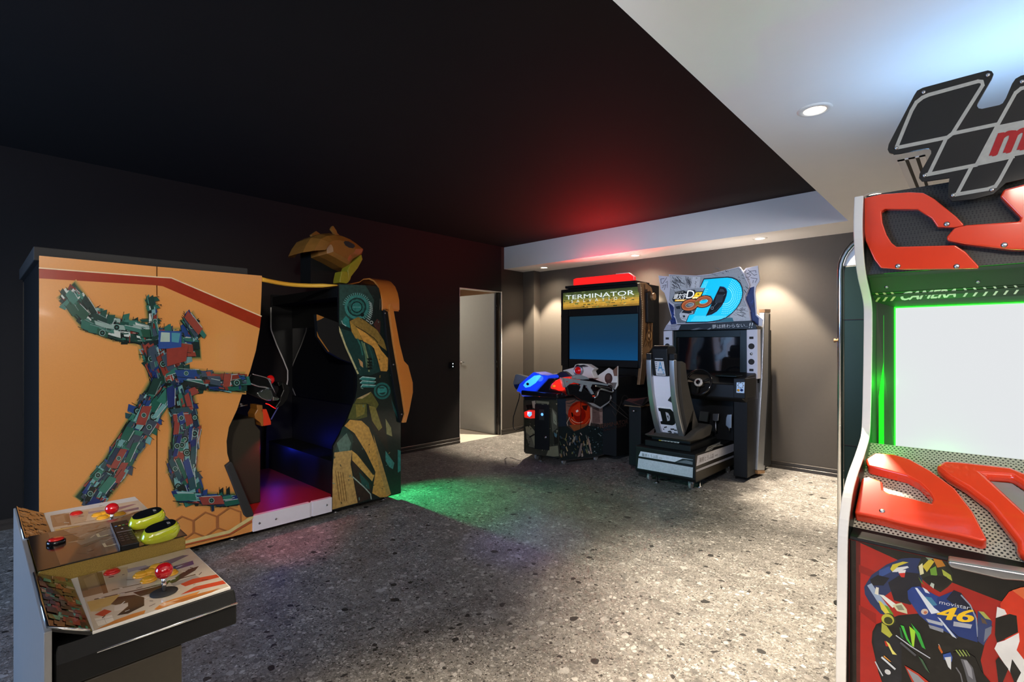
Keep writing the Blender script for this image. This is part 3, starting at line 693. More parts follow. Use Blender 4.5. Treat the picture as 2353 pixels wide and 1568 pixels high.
# gun station
o5 = crop(540, 840, 9.8)
g5 = lambda q, X: onX(*o5(*q), X)
yr = onX(599, 1050, -3.95).y
m = MB(); m.prism([(-3.95, 1.14, .16), (-3.95, yr, .16), (-3.95, yr, .70), (-3.95, yr-.035, .745), (-3.95, yr-.04, .80), (-3.95, 1.14, .80)], (-.75, 0, 0)); gs = m.build('gun_pedestal', 'dark_brown', cab, bevel=.008)
m = MB(); m.prism([g5(q, -3.93) for q in ((440, 1105), (500, 1000), (490, 890), (620, 895), (640, 1100), (640, 1370), (595, 1372), (575, 1300), (455, 1200))], (-.14, 0, 0)); m.build('mount_cover', 'orange_dull', gs, bevel=.004)
m = MB(); m.prism([g5(q, -3.93) for q in ((632, 1100), (570, 990), (710, 985), (745, 1075), (815, 1270), (815, 1340), (642, 1370))], (-.12, 0, 0)); plabel(m.build('mount_cover', 'red_plastic', gs, bevel=.004), 'red-orange wedge')
gun = MB(); gun.prism([g5(q, -3.90) for q in ((250, 370), (355, 180), (690, 270), (820, 400), (910, 650), (1005, 735), (985, 800), (830, 800), (690, 795), (480, 725), (200, 610))], (-.11, 0, 0)); gn = gun.build('gun', 'black_gloss', cab, bevel=.008, seg=3)
m = MB(); m.tube([g5(q, -3.895) for q in ((360, 185), (430, 205), (560, 235), (690, 270), (745, 300), (800, 400), (830, 480), (920, 645))], .0055); m.tube([g5(q, -3.895) for q in ((255, 375), (400, 425), (490, 460), (540, 475), (680, 490), (810, 540))], .0075); m.tube([g5(q, -3.895) for q in ((740, 290), (790, 310), (815, 380))], .004); m.build('trim', 'chrome', gn)
m = MB(); m.prism([g5(q, -3.885) for q in ((500, 620), (580, 590), (620, 555), (720, 530), (825, 560), (860, 690), (825, 790), (720, 795), (600, 745), (545, 700))], (-.05, 0, 0)); m.prism([g5(q, -3.885) for q in ((860, 700), (1005, 735), (1000, 760), (960, 790), (850, 795))], (-.04, 0, 0)); m.build('muzzle_block', 'chrome', gn, bevel=.006, seg=2)
m = MB(); m.prism([g5(q, -3.91) for q in ((960, 380), (1080, 370), (1150, 420), (1230, 470), (1240, 560), (1190, 760), (1080, 900), (930, 970), (900, 960), (1010, 800), (1030, 700), (1090, 560), (1060, 430), (990, 480))], (-.09, 0, 0)); m.build('front_guard', 'black_gloss', gn, bevel=.006)
m = MB(); m.ball(g5((795, 320), -3.93), .028, .03, .034); m.build('signal_lamp', 'red_dome', gn)
m = MB(); m.tube([g5(q, -3.93) for q in ((690, 860), (760, 880), (860, 945), (920, 972))], .0035); m.build('light_strip', 'led_red', gn)
m = MB(); m.tube([g5(q, -3.98) for q in ((60, 940), (180, 905), (280, 885))], .007); m.tube([g5(q, -3.98) for q in ((80, 870), (170, 868))], .012); m.build('lever', 'steel', gs)
# the cabinet's own coloured lamps
point((-4.6, 1.84, .42), 1.3, (.02, .04, 1.), .03)
spot(-4.1, 1.62, .62, 9, 60, .8, (.015, .035, 1.), (-4.15, 2.0, .36), .02)
spot(-3.86, 1.52, .73, 6., 95, .5, (1., .03, .05), (-3.86, 1.5, .1), .015)

# ================================================================== TWO-PLAYER JOYSTICK CONSOLE (front left)
con = thing('arcade_console', 'black two-player joystick console with comic print control panels in front of the orange panel', 'arcade machine', (-1.74, .26, 0))
c1 = crop(20, 1120, 3.5)
zp, zc = .80, .835
XN, XF, Y0, Y1 = -1.24, -2.23, .155, .397
m = MB()
side_prof = [(.10, .717), (.10, .78), (.155, zp-.004), (.385, zp-.004), (.398, zp-.014), (.408, .764), (.405, .717)]
m.prism([(XN-.001, y, z) for y, z in side_prof], (XF-XN+.002, 0, 0)); m.prism([(x, .102, z) for x, z in ((XN-.001, .795), (XN+.012, .764), (XN+.012, .717), (XN-.001, .717))], (0, .304, 0)); deck = m.build('deck', 'black_satin', con, bevel=.004)
m = MB(); m.tube([(XN+.0125, .16, .764), (XN+.0125, .407, .764)], .0026, 8); m.build('edge_highlight', 'chrome', deck)  # thin chrome tube drawn in for the reflection along the deck edge
m = MB(); m.box(-2.12, XN+.010, .0985, .300, .0, .716); m.build('pedestal', 'dark_brown', con, bevel=.003)
m = MB(); m.prism([(XN+.014, .086, .0), (XN+.014, .097, .0), (XN+.014, .097, .832), (XN+.014, .086, .832)], (XF-XN-.010, 0, 0)); m.build('back_panel', 'grey_plastic', con, bevel=.002)
def panel_part(x0, x1, seed, near):
    m = MB(); m.box(x1, x0, Y0, Y1, zp-.006, zp); p = m.build('control_panel', 'white_plastic', con, bevel=.001)
    # artwork drawn in the photograph of the nearer panel, moved to the other by its offset
    dx = x0-XN
    f = lambda x, y: onZ(*c1(x, y), zp)+Vector((dx, 0, 0))
    def fc(x, y):
        q = f(x, y); q.x = min(max(q.x, x1+.002), x0-.002); q.y = min(max(q.y, Y0+.002), Y1-.002); return q
    A = Art(fc, (0, 0, 1), .000012, .0004)
    A.poly('C9BCA8', [(550, 715), (1470, 490), (1770, 800), (690, 1160)])
    A.poly('77604C', [(550, 715), (710, 678), (760, 850), (600, 890)]).poly('8C745E', [(600, 740), (690, 700), (730, 800), (640, 830)]).poly('5A3A2C', [(705, 690), (750, 680), (800, 850), (760, 860)])
    A.poly('B7A68E', [(760, 680), (960, 640), (950, 800), (800, 850)])
    A.poly('5C4A78', [(1010, 668), (1120, 640), (1400, 550), (1450, 548), (1260, 640), (1110, 668)]).poly('343A74', [(1285, 650), (1480, 592), (1490, 622), (1330, 672)]).poly('8C86A0', [(950, 660), (1100, 630), (1130, 640), (960, 690)])
    A.poly('24242A', [(1290, 765), (1380, 700), (1450, 662), (1530, 636), (1500, 672), (1400, 730), (1320, 780)]).poly('9A958E', [(1300, 780), (1500, 710), (1540, 730), (1330, 800)])
    A.poly('BC3A22', [(1380, 782), (1480, 740), (1690, 698), (1702, 724), (1500, 775), (1420, 800)]).poly('C44428', [(1380, 868), (1500, 802), (1735, 748), (1752, 776), (1560, 820), (1400, 862)])
    A.line('44403A', [(690, 905), (1100, 815), (1500, 705)], 7).line('3A3632', [(830, 830), (1150, 760)], 4)
    A.poly('CDAE66', [(630, 925), (900, 862), (820, 950), (660, 1005)]).poly('C8B078', [(650, 1005), (760, 960), (740, 1000)])
    A.poly('262420', [(820, 945), (880, 885), (1010, 868), (1090, 890), (1090, 955), (960, 1020), (870, 1035), (960, 960), (960, 930), (860, 950)]).poly('D6CDBE', [(850, 960), (900, 945), (960, 948), (920, 990), (850, 1000)])
    A.poly('202022', [(1000, 850), (1200, 800), (1310, 740), (1240, 830), (1060, 880)])
    A.poly('D0853E', [(1170, 985), (1240, 930), (1330, 900), (1500, 850), (1540, 838), (1480, 905), (1300, 950), (1200, 992)]).poly('E0B48A', [(1200, 950), (1350, 905), (1420, 905), (1250, 960)])
    A.poly('B2281C', [(690, 1030), (770, 985), (830, 1000), (760, 1042)]).poly('E6DED0', [(690, 1060), (830, 1030), (850, 1085), (720, 1120)]).line('8C8070', [(700, 1080), (840, 1050)], 2).line('8C8070', [(760, 1040), (785, 1100)], 2)
    A.poly('C8803C', [(700, 1158), (850, 1075), (1000, 1020), (1100, 992), (1090, 1020), (900, 1088)]).poly('B06C34', [(1300, 930), (1560, 850), (1700, 815), (1640, 850), (1400, 935)])
    r = random.Random(seed)
    for i in range(60):
        x, y = r.uniform(620, 1700), r.uniform(560, 1120)
        q = fc(x, y)
        if x1+.03 < q.x < x0-.03 and Y0+.02 < q.y < Y1-.02:
            A.line(r.choice(['4A4640', '8A7F74', 'E8E2D6', '6A5A50']), [(x, y), (x+r.uniform(15, 60), y-r.uniform(-5, 25))], r.uniform(2, 6))
    A.build('printed_graphic', 'print_gloss', p)
    # tilted wing between panel and back
    w = MB(); A_, D_ = Vector((x1, Y0, zp)), Vector((x0, Y0, zp)); up = Vector((0, -.062, .034))
    w.prism([A_, D_, D_+up, A_+up], (0, -.003, -.006)); wg = w.build('wing_panel', 'black_gloss', con)
    g = lambda s, t: A_.lerp(D_, s)+up*t
    B = Art(g, up.cross(Vector((-1, 0, 0))) if up.cross(Vector((-1, 0, 0))).z > 0 else up.cross(Vector((1, 0, 0))), .000012, .0004)
    B.poly('4A2E22', [(.0, 0), (1, 0), (1, .96), (0, .96)])
    pal = ['2F9A80', '8A2420', '1A1614', '8C5A34', '1C2A24', 'A02A26', '67C4AA', '1C1412', 'B8A080', '35703A'] if near else ['7A5A40', '5A3A2A', 'A08A70', '3A2A22', '8C7460', '2C1E18']
    for i in range(150):
        s, t = r.uniform(.01, .92), r.uniform(.02, .85); a, b = r.uniform(.03, .11), r.uniform(.08, .30)
        B.poly(r.choice(pal), [(s, t), (min(s+a, .99), t+r.uniform(-.04, .04)), (min(s+a*.8, .99), min(t+b, .95)), (max(s-.02, .01), min(t+b*.8, .95))])
    B.build('printed_graphic', 'print_gloss', wg)
    m = MB(); m.tube([A_+up, D_+up, D_+Vector((0, -.004, .004))], .003, 8); m.build('chrome_edge', 'chrome', wg)
    # joystick and buttons
    jx, jy = -1.318+dx, .287
    m = MB(); m.cyl((jx, jy, zp+.0005), (jx, jy, zp+.041), .0045, None, 12); j = m.build('joystick', 'chrome', con)
    m = MB(); m.lathe((jx, jy, zp+.0007), (0, 0, 1), [(.026, 0), (.026, .0015), (.006, .003), (0, .003)], 28); m.build('dust_washer', 'rubber', j)
    m = MB(); m.ball((jx, jy, zp+.049), .0172); plabel(m.build('ball_top', 'red_ball', j), 'glossy red ball')
    def button(x, y, m_, r=.0135):
        b = MB(); b.lathe((x, y, zp+.0006), (0, 0, 1), [(r*1.22, 0), (r*1.22, .002), (r*1.08, .0042), (r*.95, .0042), (r*.93, .007), (r*.7, .0085), (0, .0088)], 24)
        b.build('push_button', m_, con)
    for q in ((1065, 715), (1125, 755), (1185, 655), (1130, 695), (1195, 715), (1300, 700)):
        w_ = f(*q); button(w_.x, w_.y, 'yellow_button')
    w_ = f(830, 690); button(w_.x, w_.y, 'red_button')
panel_part(XN, -1.556, 3, True)
panel_part(-1.85, -2.225, 8, False)
m = MB(); m.prism([(-1.558, y, z) for y, z in ((.099, .80), (.099, .828), (.104, zc), (.383, zc), (.388, .826), (.388, .797), (.105, .797))], (-.292, 0, 0)); cb = m.build('centre_box', 'gold_glitter', con, bevel=.0015)
m = MB(); m.box(-1.852, -1.555, .099, .391, zc, zc+.002); tpz = m.build('top_sheet', 'black_gloss', cb)
f = lambda x, y: Vector((-1.555-.297*x, 0.0995+.291*y, zc+.002))
A = Art(f, (0, 0, 1), .000008, .0003); r = random.Random(12)
A.poly('5C4434', [(.01, .13), (.99, .13), (.99, .99), (.01, .99)]).poly('6C3C22', [(.02, .14), (.5, .14), (.4, .42), (.02, .4)]).poly('7C6A5A', [(.4, .3), (.98, .2), (.98, .6), (.6, .7)]).poly('3A2A22', [(.5, .14), (.98, .14), (.98, .24), (.6, .32)])
for i in range(50):
    s, t = r.uniform(.04, .85), r.uniform(.2, .9); A.line(r.choice(['8C7866', '3A2820', '6A4A36', 'A8967E', '4A342A']), [(s, t), (s+r.uniform(-.08, .08), t+r.uniform(.02, .12))], r.uniform(.008, .03))
A.line('C8B48C', [(.30, .44), (.20, .44), (.20, .50)], .02).line('C8B48C', [(.62, .44), (.52, .44), (.52, .50)], .02)
A.build('printed_graphic', 'print_gloss', tpz)
m = MB(); m.lathe((-1.735, .145, zc+.002), (0, 0, 1), [(.019, 0), (.019, .008), (.016, .010)], 26); b = m.build('push_button', 'black_gloss', con)
m = MB(); m.lathe((-1.735, .145, zc+.0118), (0, 0, 1), [(.0155, 0), (.0155, .003), (.012, .0048), (0, .005)], 26); plabel(m.build('button_cap', 'red_button', b), 'red cap')
# loose things lying on the console
zl = zc+.0028
def lime_pad(u, v, lab):
    p = onZ(u, v, zl); x, y = p.x, p.y
    t = thing('card_reader', lab, 'handset', (x, y, zl), 'lime green handsets on the console')
    m = MB(); prof = []
    N = 28
    def ring(k, z, ox=0):
        return [Vector((x+.0235*k*math.copysign(abs(math.sin(a))**.8, math.sin(a))+ox, y+.042*k*math.copysign(abs(math.cos(a))**.75, math.cos(a)), zl+z+.006*math.copysign(abs(math.cos(a))**.75, math.cos(a))*k*min(1, z/.02)-max(0, z-.02)/.02*.30*.0235*k*math.copysign(abs(math.sin(a))**.8, math.sin(a)))) for a in [2*math.pi*i/N for i in range(N)]]
    m.loft([ring(.72, 0), ring(.88, .004), ring(1., .014), ring(1.02, .021), ring(.95, .030), ring(.88, .0345), ring(.83, .037), ring(.80, .038)]); m.build('shell', 'lime', t)
    m = MB(); m.mesh(ring(.80, .0382)+ring(.76, .0392), [(i, (i+1) % N, N+(i+1) % N, N+i) for i in range(N)]+[tuple(range(N, 2*N))], 0, None, False); d = m.build('display', 'glass_dark', t)
    for i in range(3):
        m = MB(); m.box(x-.006+i*.005, x-.003+i*.005, y+.014, y+.020, zl+.0415, zl+.0432); plabel(m.build('key', 'grey_plastic', d), 'small grey key')
lime_pad(338, 1211, 'glossy lime green oval handset farther from the remote, behind its twin')
lime_pad(369, 1243, 'glossy lime green oval handset lying closest to the gold front edge')
q = [onZ(*crop(230, 1130, 11.2)(*p), zl+.014) for p in ((280, 800), (700, 720), (1010, 1300), (530, 1400))]
t = thing('remote_control', 'black remote control with coloured keys lying beside the lime green handsets', 'remote control', tuple((q[0]+q[2])/2-Vector((0, 0, .014))))
m = MB(); m.prism(q, (0, 0, -.014)); m.build('body', 'black_plastic', t, bevel=.002)
A = Art(lambda s, k: q[0].lerp(q[1], s).lerp(q[3].lerp(q[2], s), k), (0, 0, 1), .0001, .0009)
for i, c in enumerate(('3A9AD8', 'D8C85A', '3AA85A', 'A83A3A')): A.disc(c, (.17+i*.22, .22), .08, .02)
for i in range(4):
    for k in range(3): A.poly('3A3C40', [(.12+k*.28, .58+i*.085), (.30+k*.28, .58+i*.085), (.30+k*.28, .62+i*.085), (.12+k*.28, .62+i*.085)])
A.poly('7C8088', [(.06, .50), (.94, .50), (.94, .525), (.06, .525)]).disc('C8CCD0', (.45, .38), .06, .018)
A.build('keypad_print', 'print', t)
m = MB(); e = [q[0]+Vector((-.0012, -.0008, 0)), q[3]+Vector((-.0012, -.0008, 0))]; m.prism([e[0], e[1], e[1]-Vector((0, 0, .013)), e[0]-Vector((0, 0, .013))], (.0008, -.0008, 0)); m.build('side_edge', 'silver', t)
# ================================================================== MOTORBIKE RACING CABINET (right)
rac = thing('racing_cabinet', 'tall white edged motorbike racing cabinet with a glowing blank white screen in green light', 'arcade machine', (.27, 2.6, 0))
XO, XI, XR2 = -.325, -.300, .84
trim_px = [(1964, 454), (1961, 522), (1965, 592), (1970.6, 634), (1980, 671), (1985, 697), (1986, 730), (1984.5, 850), (1982, 960), (1980, 1000), (1975, 1020), (1963, 1056), (1947.8, 1095), (1937.3, 1133), (1931.6, 1171), (1926.5, 1210), (1925, 1267), (1923.5, 1400), (1921, 1568)]
prof = [onX(u, v, XO) for u, v in trim_px]
yz = [(p.y, p.z) for p in prof]
yz.append((yz[-1][0], .06))
def smooth_path(pts, k=2):
    for _ in range(k):
        q = [pts[0]]
        for a, b in zip(pts, pts[1:]):
            q += [(a[0]*.75+b[0]*.25, a[1]*.75+b[1]*.25), (a[0]*.25+b[0]*.75, a[1]*.25+b[1]*.75)]
        pts = q+[pts[-1]]
    return pts
yz = smooth_path(yz, 2)
yz = [(y+.006, z) for y, z in yz]
ztop = yz[0][1]
for x0, x1 in ((XO, XI), (XR2-.025, XR2)):
    m = MB(); m.prism([(x0, y, z) for y, z in yz]+[(x0, 2.95, .06), (x0, 2.95, ztop)], (x1-x0, 0, 0)); sp_ = m.build('side_panel', 'dark_green', rac)
    m = MB(); P = [(y, z) for y, z in yz]; Qp = []
    for i, (y, z) in enumerate(P):
        a, b = P[max(i-1, 0)], P[min(i+1, len(P)-1)]; d = math.hypot(b[0]-a[0], b[1]-a[1]); Qp.append((y+(b[1]-a[1])/d*.009, z-(b[0]-a[0])/d*.009))
    rings = [[Vector((x0-.001, p[0], p[1])), Vector((x0-.001, q[0], q[1])), Vector((x1+.001, q[0], q[1])), Vector((x1+.001, p[0], p[1]))] for p, q in zip(P, Qp)]
    m.loft(rings, sm=False); plabel(m.build('edge_moulding', 'white_plastic', sp_, bevel=.003), 'white T-moulding')
SY = 2.42; sx0, sx1, sz0, sz1 = -.237, .755, .927, 1.487
m = MB(); m.box(XI, XR2-.025, SY+.02, 2.95, .06, 1.86); m.box(XI, XR2-.025, 2.24, SY+.02, 1.62, 1.86); m.box(XI, XR2-.025, 2.0, SY+.02, .06, .62); m.build('cabinet_body', 'black_satin', rac)
for x, y in ((-.22, 2.05), (.74, 2.05), (-.22, 2.85), (.74, 2.85)):
    m = MB(); m.lathe((x, y, 0), (0, 0, 1), [(.025, 0), (.025, .012), (.011, .016), (.011, .064)], 14); m.build('levelling_foot', 'steel', rac)
m = MB(); m.box(sx0, sx1, SY, SY+.015, sz0, sz1); plabel(m.build('screen', 'screen_white', rac), 'blank glowing white screen')
mat('green_glow', (.02, .4, .04), .3, emit=(.004, .8, .004), estr=.75)
mat('bezel_black', (.022, .035, .022), .6)  # black plastic with the strip's green light tinted into its colour
b = MB()
o = [(XI, 2.335, .895), (XR2-.025, 2.335, .895), (XR2-.025, 2.335, 1.535), (XI, 2.335, 1.535)]; i1 = [(sx0-.055, 2.40, .91), (sx1+.04, 2.40, .91), (sx1+.04, 2.375, 1.51), (sx0-.055, 2.375, 1.51)]; i2 = [(sx0-.004, SY-.002, sz0-.004), (sx1+.004, SY-.002, sz0-.004), (sx1+.004, SY-.002, sz1+.004), (sx0-.004, SY-.002, sz1+.004)]
for A_, B_ in ((o, i1), (i1, i2)):
    for k in range(4): b.mesh([A_[k], A_[(k+1) % 4], B_[(k+1) % 4], B_[k]], [(0, 1, 2, 3)])
bz = b.build('bezel', 'bezel_black', rac)
m = MB(); t_ = .004
m.box(sx0-t_, sx0, SY-.004, SY+.012, sz0-t_, sz1+t_); m.box(sx1, sx1+t_, SY-.004, SY+.012, sz0-t_, sz1+t_); m.box(sx0, sx1, SY-.004, SY+.012, sz0-t_, sz0); m.box(sx0, sx1, SY-.004, SY+.012, sz1, sz1+t_)
m.build('light_strip', 'led_green', bz)
m = MB(); m.box(sx0-.050, sx0-.034, 2.392, 2.40, .94, 1.46); m.build('reflection_band', 'green_glow', bz)  # glowing band drawn in for the green reflection on the bezel
# hood between marquee and screen with the camera legend
n_c = (0, -.593, -.805); p_c = (0, 2.262, 1.592)
m = MB(); m.prism([(XI, 2.20, 1.62), (XI, 2.215, 1.598), (XI, 2.262, 1.592), (XI, 2.338, 1.536), (XI, 2.40, 1.536), (XI, 2.30, 1.64)], (XR2-.025-XI, 0, 0)); hd = m.build('camera_hood', 'bezel_black', rac)
c2 = crop(1900, 520, 2.903)
A = Art(lambda x, y: onP(*c2(x, y), p_c, n_c), n_c, .00003, .0012)
A.poly('15200C', [(300, 445), (1700, 370), (1700, 440), (300, 505)])
[A.text('E4E2D4', 'CAMERA', (505+e, 437+g_), (875+e, 414+g_), (483+e, 492+g_), .1) for e, g_ in ((0, 0), (4, 0), (8, -1), (4, 3))]
for i, (x, y) in enumerate(((322, 474), (372, 471), (424, 468), (908, 440), (973, 437), (1040, 434), (1108, 430), (1178, 426), (1246, 422), (1316, 418), (1388, 414), (1460, 410))):
    h = 29; A.poly('D0B898' if i < 3 else 'E4E2D4', [(x, y-h), (x+16, y-h-1), (x+38, y-2), (x+14, y+h), (x-2, y+h), (x+20, y-1)])
A.build('printed_legend', 'print', hd)
m = MB(); m.box(XI+.05, XR2-.06, 2.205, 2.214, 1.600, 1.618); m.build('light_strip', 'green_glow', hd)
for u, v in ((2037, 660), (2247, 648)):
    p = onP(u, v, p_c, n_c); m = MB(); m.lathe(p, n_c, [(.006, 0), (.006, .002), (.002, .004), (0, .004)], 12); m.build('screw', 'steel', hd)
# marquee
MY = 2.20
m = MB(); m.box(XI, XR2-.025, MY, MY+.012, 1.60, 1.885); mq = m.build('marquee_panel', 'mesh_dark', rac)
m = MB(); m.box(XI, XR2-.025, MY+.012, 2.6, 1.865, 1.885); m.build('top_panel', 'black_satin', rac)
k1 = crop(1900, 140, 3.137)
RED1 = [(255, 1040), (290, 1000), (400, 976), (600, 962), (700, 967), (780, 1010), (940, 1140), (990, 1192), (980, 1206), (920, 1215), (800, 1210), (760, 1150), (660, 1085), (425, 1082), (402, 1100), (410, 1180), (440, 1265), (475, 1322), (510, 1350), (930, 1340), (1000, 1385), (1097, 1490), (1090, 1506), (560, 1512), (395, 1500), (350, 1440), (290, 1310), (262, 1150)]
RED2 = [(866, 1285), (920, 1222), (1010, 1200), (1380, 1175), (1390, 1150), (1245, 1000), (1272, 950), (1421, 910), (1650, 870), (1700, 1000), (1560, 1130), (1600, 1190), (1990, 1210), (2010, 1400), (1800, 1410), (1421, 1378), (1330, 1376), (1000, 1336), (872, 1310)]
def moulding(name, pts, f, ext, scr, parent, bev=.013):
    m = MB(); m.prism([f(*p) for p in pts], ext); o = m.build(name, 'red_plastic', parent, bevel=bev, seg=4)
    for p in scr:
        q = f(*p)+Vector(ext); mm = MB(); mm.lathe(q, ext, [(.008, -.004), (.008, .001), (.004, .0025), (0, .0025)], 14); mm.build('screw', 'steel', o)
    return o
fm = lambda x, y: onY(*k1(x, y), MY-.001)
moulding('red_moulding', RED1, fm, (0, -.034, 0), ((868, 1190), (520, 1488), (938, 1490)), rac)
moulding('red_moulding', RED2, fm, (0, -.044, 0), ((1275, 1342),), rac)
# raised ridge on the first moulding
# checkered sign on top
SGY = 2.135
fs = lambda x, y: onY(*k1(x, y), SGY)
SIGN = [(438, 640), (446, 600), (500, 495), (628, 250), (650, 215), (690, 194), (1000, 110), (1160, 68), (1188, 74), (1202, 95), (1190, 125), (1086, 305), (1082, 325), (1094, 342), (1118, 346), (1245, 318), (1268, 305), (1290, 270), (1335, 165), (1360, 128), (1400, 106), (1480, 85), (2280, -120), (2330, -95), (2300, 20), (2040, 590), (1980, 640), (1680, 720), (1560, 790), (1420, 850), (1290, 880), (1200, 960), (1060, 996), (905, 1012), (872, 985), (876, 900), (884, 842), (710, 868), (682, 866), (664, 845), (668, 815), (752, 668), (752, 645), (735, 630), (715, 630), (520, 668), (480, 672), (450, 664)]
m = MB(); m.prism([fs(*p) for p in SIGN], (0, .010, 0)); sg = plabel(m.build('checkered_sign', 'sign_black', rac), 'black checkered sign with pale outlines')
A = Art(fs, (0, -1, 0), .00008, .0006); gcol = 'A3A39C'
A.poly('0A0C0D', [(510, 620), (620, 360), (720, 262), (1100, 165), (905, 528)])
A.poly(gcol, [(1246, 462), (2110, 290), (1990, 560), (1085, 742)])
for pl in ([(500, 628), (560, 480), (610, 360), (645, 300), (690, 265), (735, 245), (900, 200), (1090, 148), (1118, 150), (1124, 175), (905, 525)], [(500, 628), (870, 552), (905, 525)], [(905, 525), (1235, 456), (1360, 232), (1400, 200), (2200, 10)], [(862, 556), (738, 812)], [(720, 822), (1075, 752)], [(1235, 456), (1080, 748)], [(1040, 770), (938, 962)], [(925, 966), (1160, 925), (1215, 905), (1245, 860), (1335, 695)], [(1080, 746), (1345, 690)]):
    A.line(gcol, pl, 26)
[A.text('9C0F14', 'moto', (1262+e, 488+f_), (2010+e, 330+f_), (1180+e, 688+f_)) for e, f_ in ((0, 0), (16, 0), (-14, 2), (8, 6))]
A.build('printed_graphic', 'print', sg)
for p in ((1160, 105), (697, 228), (500, 630), (703, 828), (908, 970), (1190, 930), (1405, 152)):
    m = MB(); m.lathe(fs(*p), (0, -1, 0), [(.006, 0), (.006, .003), (.003, .005), (0, .005)], 14); m.build('screw', 'steel', sg)
m = MB(); [MB().box(x, x+.04, SGY+.01, 2.26, 1.86, 1.98).build('sign_bracket', 'black_satin', sg) for x in (-.03, .14)]
# sloping control surface
p_s = (0, 1.96, .771); n_s = Vector((0, -.141, .232)).normalized()
def slope(y): return .771+(y-1.96)*.141/.232
m = MB(); m.prism([(XI, 1.94, slope(1.94)), (XI, 2.30, slope(2.30)), (XI, 2.36, .895), (XI, 2.36, .70), (XI, 1.94, .72)], (XR2-.025-XI, 0, 0)); cs = m.build('control_surface', 'mesh_light', rac)
k3 = crop(1900, 1030, 2.914)
fsl = lambda x, y: onP(*k3(x, y), p_s, n_s)
RED3 = [(265, 130), (330, 86), (450, 95), (560, 130), (700, 210), (860, 330), (980, 490), (1075, 678), (1040, 686), (880, 642), (540, 572), (380, 530), (192, 490), (240, 255), (290, 246), (378, 282), (386, 340), (420, 360), (550, 390), (700, 430), (712, 405), (690, 360), (620, 290), (540, 245), (420, 213), (280, 176)]
RED4 = [(725, 176), (780, 136), (900, 145), (1230, 185), (1340, 230), (1600, 330), (1600, 480), (1340, 320), (1240, 250), (1062, 238), (1340, 500), (1600, 760), (1600, 930), (1340, 790), (1265, 745), (1270, 690), (1180, 570), (1080, 440), (930, 322), (810, 250)]
moulding('red_moulding', RED3, fsl, n_s*.040, ((376, 482),), rac, .015)
moulding('red_moulding', RED4, fsl, n_s*.040, (), rac, .015)
m = MB(); m.prism([fsl(*p) for p in ((1075, 240), (1240, 258), (1600, 500), (1600, 740), (1340, 495))], n_s*.012); m.build('infill_panel', 'grey_plastic', rac)
# ledge and front panel with racing print
m = MB(); m.prism([(XI, 1.868, .738), (XI, 1.872, .748), (XI, 1.94, slope(1.94)), (XI, 1.98, .73), (XI, 1.98, .70), (XI, 1.895, .70), (XI, 1.895, .738)], (XR2-.025-XI, 0, 0)); m.build('front_ledge', 'black_satin', rac, bevel=.003)
FY = 1.872
m = MB(); m.box(XI, XR2-.025, FY, FY+.02, .06, .738); fp = m.build('front_panel', 'red_dark', rac)
def ff(x, y):
    p = onY(*k3(x, y), FY); p.z = min(max(p.z, .065), .7365); p.x = min(max(p.x, XI+.001), XR2-.027); return p
A = Art(ff, (0, -1, 0), .00003, .0008)
A.poly('A51C12', [(150, 600), (1700, 900), (4600, 1500), (4600, 5200), (150, 2200)])
A.poly('120806', [(128, 590), (165, 600), (215, 625), (215, 2200), (110, 2200)]).poly('5C0E08', [(195, 610), (225, 630), (222, 2200), (200, 2200)])
A.poly('0E0D0A', [(150, 560), (200, 612), (480, 752), (850, 905), (1160, 1025), (1340, 1040), (4600, 1700), (4600, 1000), (1700, 560)])
A.poly('8A150E', [(215, 780), (500, 900), (520, 960), (215, 830)]).poly('8C160E', [(215, 1050), (330, 1110), (330, 1180), (215, 1090)])
k2 = crop(1960, 1360, 5.987)
def D(*p): return [((k2(*q)[0]-1900)*2.914, (k2(*q)[1]-1030)*2.914) for q in p]
# bike body mass
A.poly('0B0B0B', [(330, 1180), (480, 1120), (700, 1100), (1020, 1180), (1110, 1190), (1060, 1300), (1030, 1420), (1070, 1600), (1120, 1800), (700, 1900), (420, 1700), (345, 1500), (300, 1300), (305, 1230)])
A.poly('141820', [(340, 1185), (310, 1260), (330, 1420), (390, 1600), (500, 1700), (500, 1300)])
# rider: shoulders, arm, leg
A.poly('1E2E56', [(250, 930), (300, 850), (400, 780), (500, 740), (560, 735), (640, 740), (640, 900), (560, 930), (430, 960), (360, 1010), (420, 1080), (440, 1130), (360, 1110), (290, 1040), (255, 980)])
A.poly('0F1422', [(410, 900), (520, 830), (620, 840), (640, 960), (560, 1050), (450, 1020)]).poly('2C4A86', [(350, 820), (420, 790), (430, 830), (350, 870)]).poly('10141E', [(290, 880), (340, 850), (420, 870), (380, 920), (300, 920)])
A.poly('C8B83A', [(425, 810), (440, 780), (510, 760), (548, 765), (480, 790), (440, 830)]).poly('D8D8D4', [(436, 830), (470, 800), (540, 790), (550, 800), (470, 830)]).poly('C02820', [(482, 838), (525, 835), (520, 866), (498, 864)]).poly('D8D8D4', [(475, 820), (530, 815), (525, 835), (482, 838)])
A.poly('8FA0B8', [(270, 920), (300, 905), (350, 980), (420, 1070), (430, 1110), (340, 1030)]).poly('D8D4C0', [(330, 930), (348, 935), (345, 985), (320, 975)]).poly('D6D6CC', [(350, 980), (380, 985), (470, 1050), (440, 1070)])
A.poly('D0C040', [(345, 1020), (365, 1030), (430, 1105), (440, 1140), (400, 1120), (365, 1080)]).poly('5C8A1E', [(385, 1050), (410, 1060), (445, 1110), (440, 1135)])
A.poly('C9C8A0', [(440, 1050), (500, 1035), (535, 1080), (540, 1110), (470, 1090)]).poly('8A8A70', [(460, 1055), (500, 1050), (520, 1085), (480, 1085)])
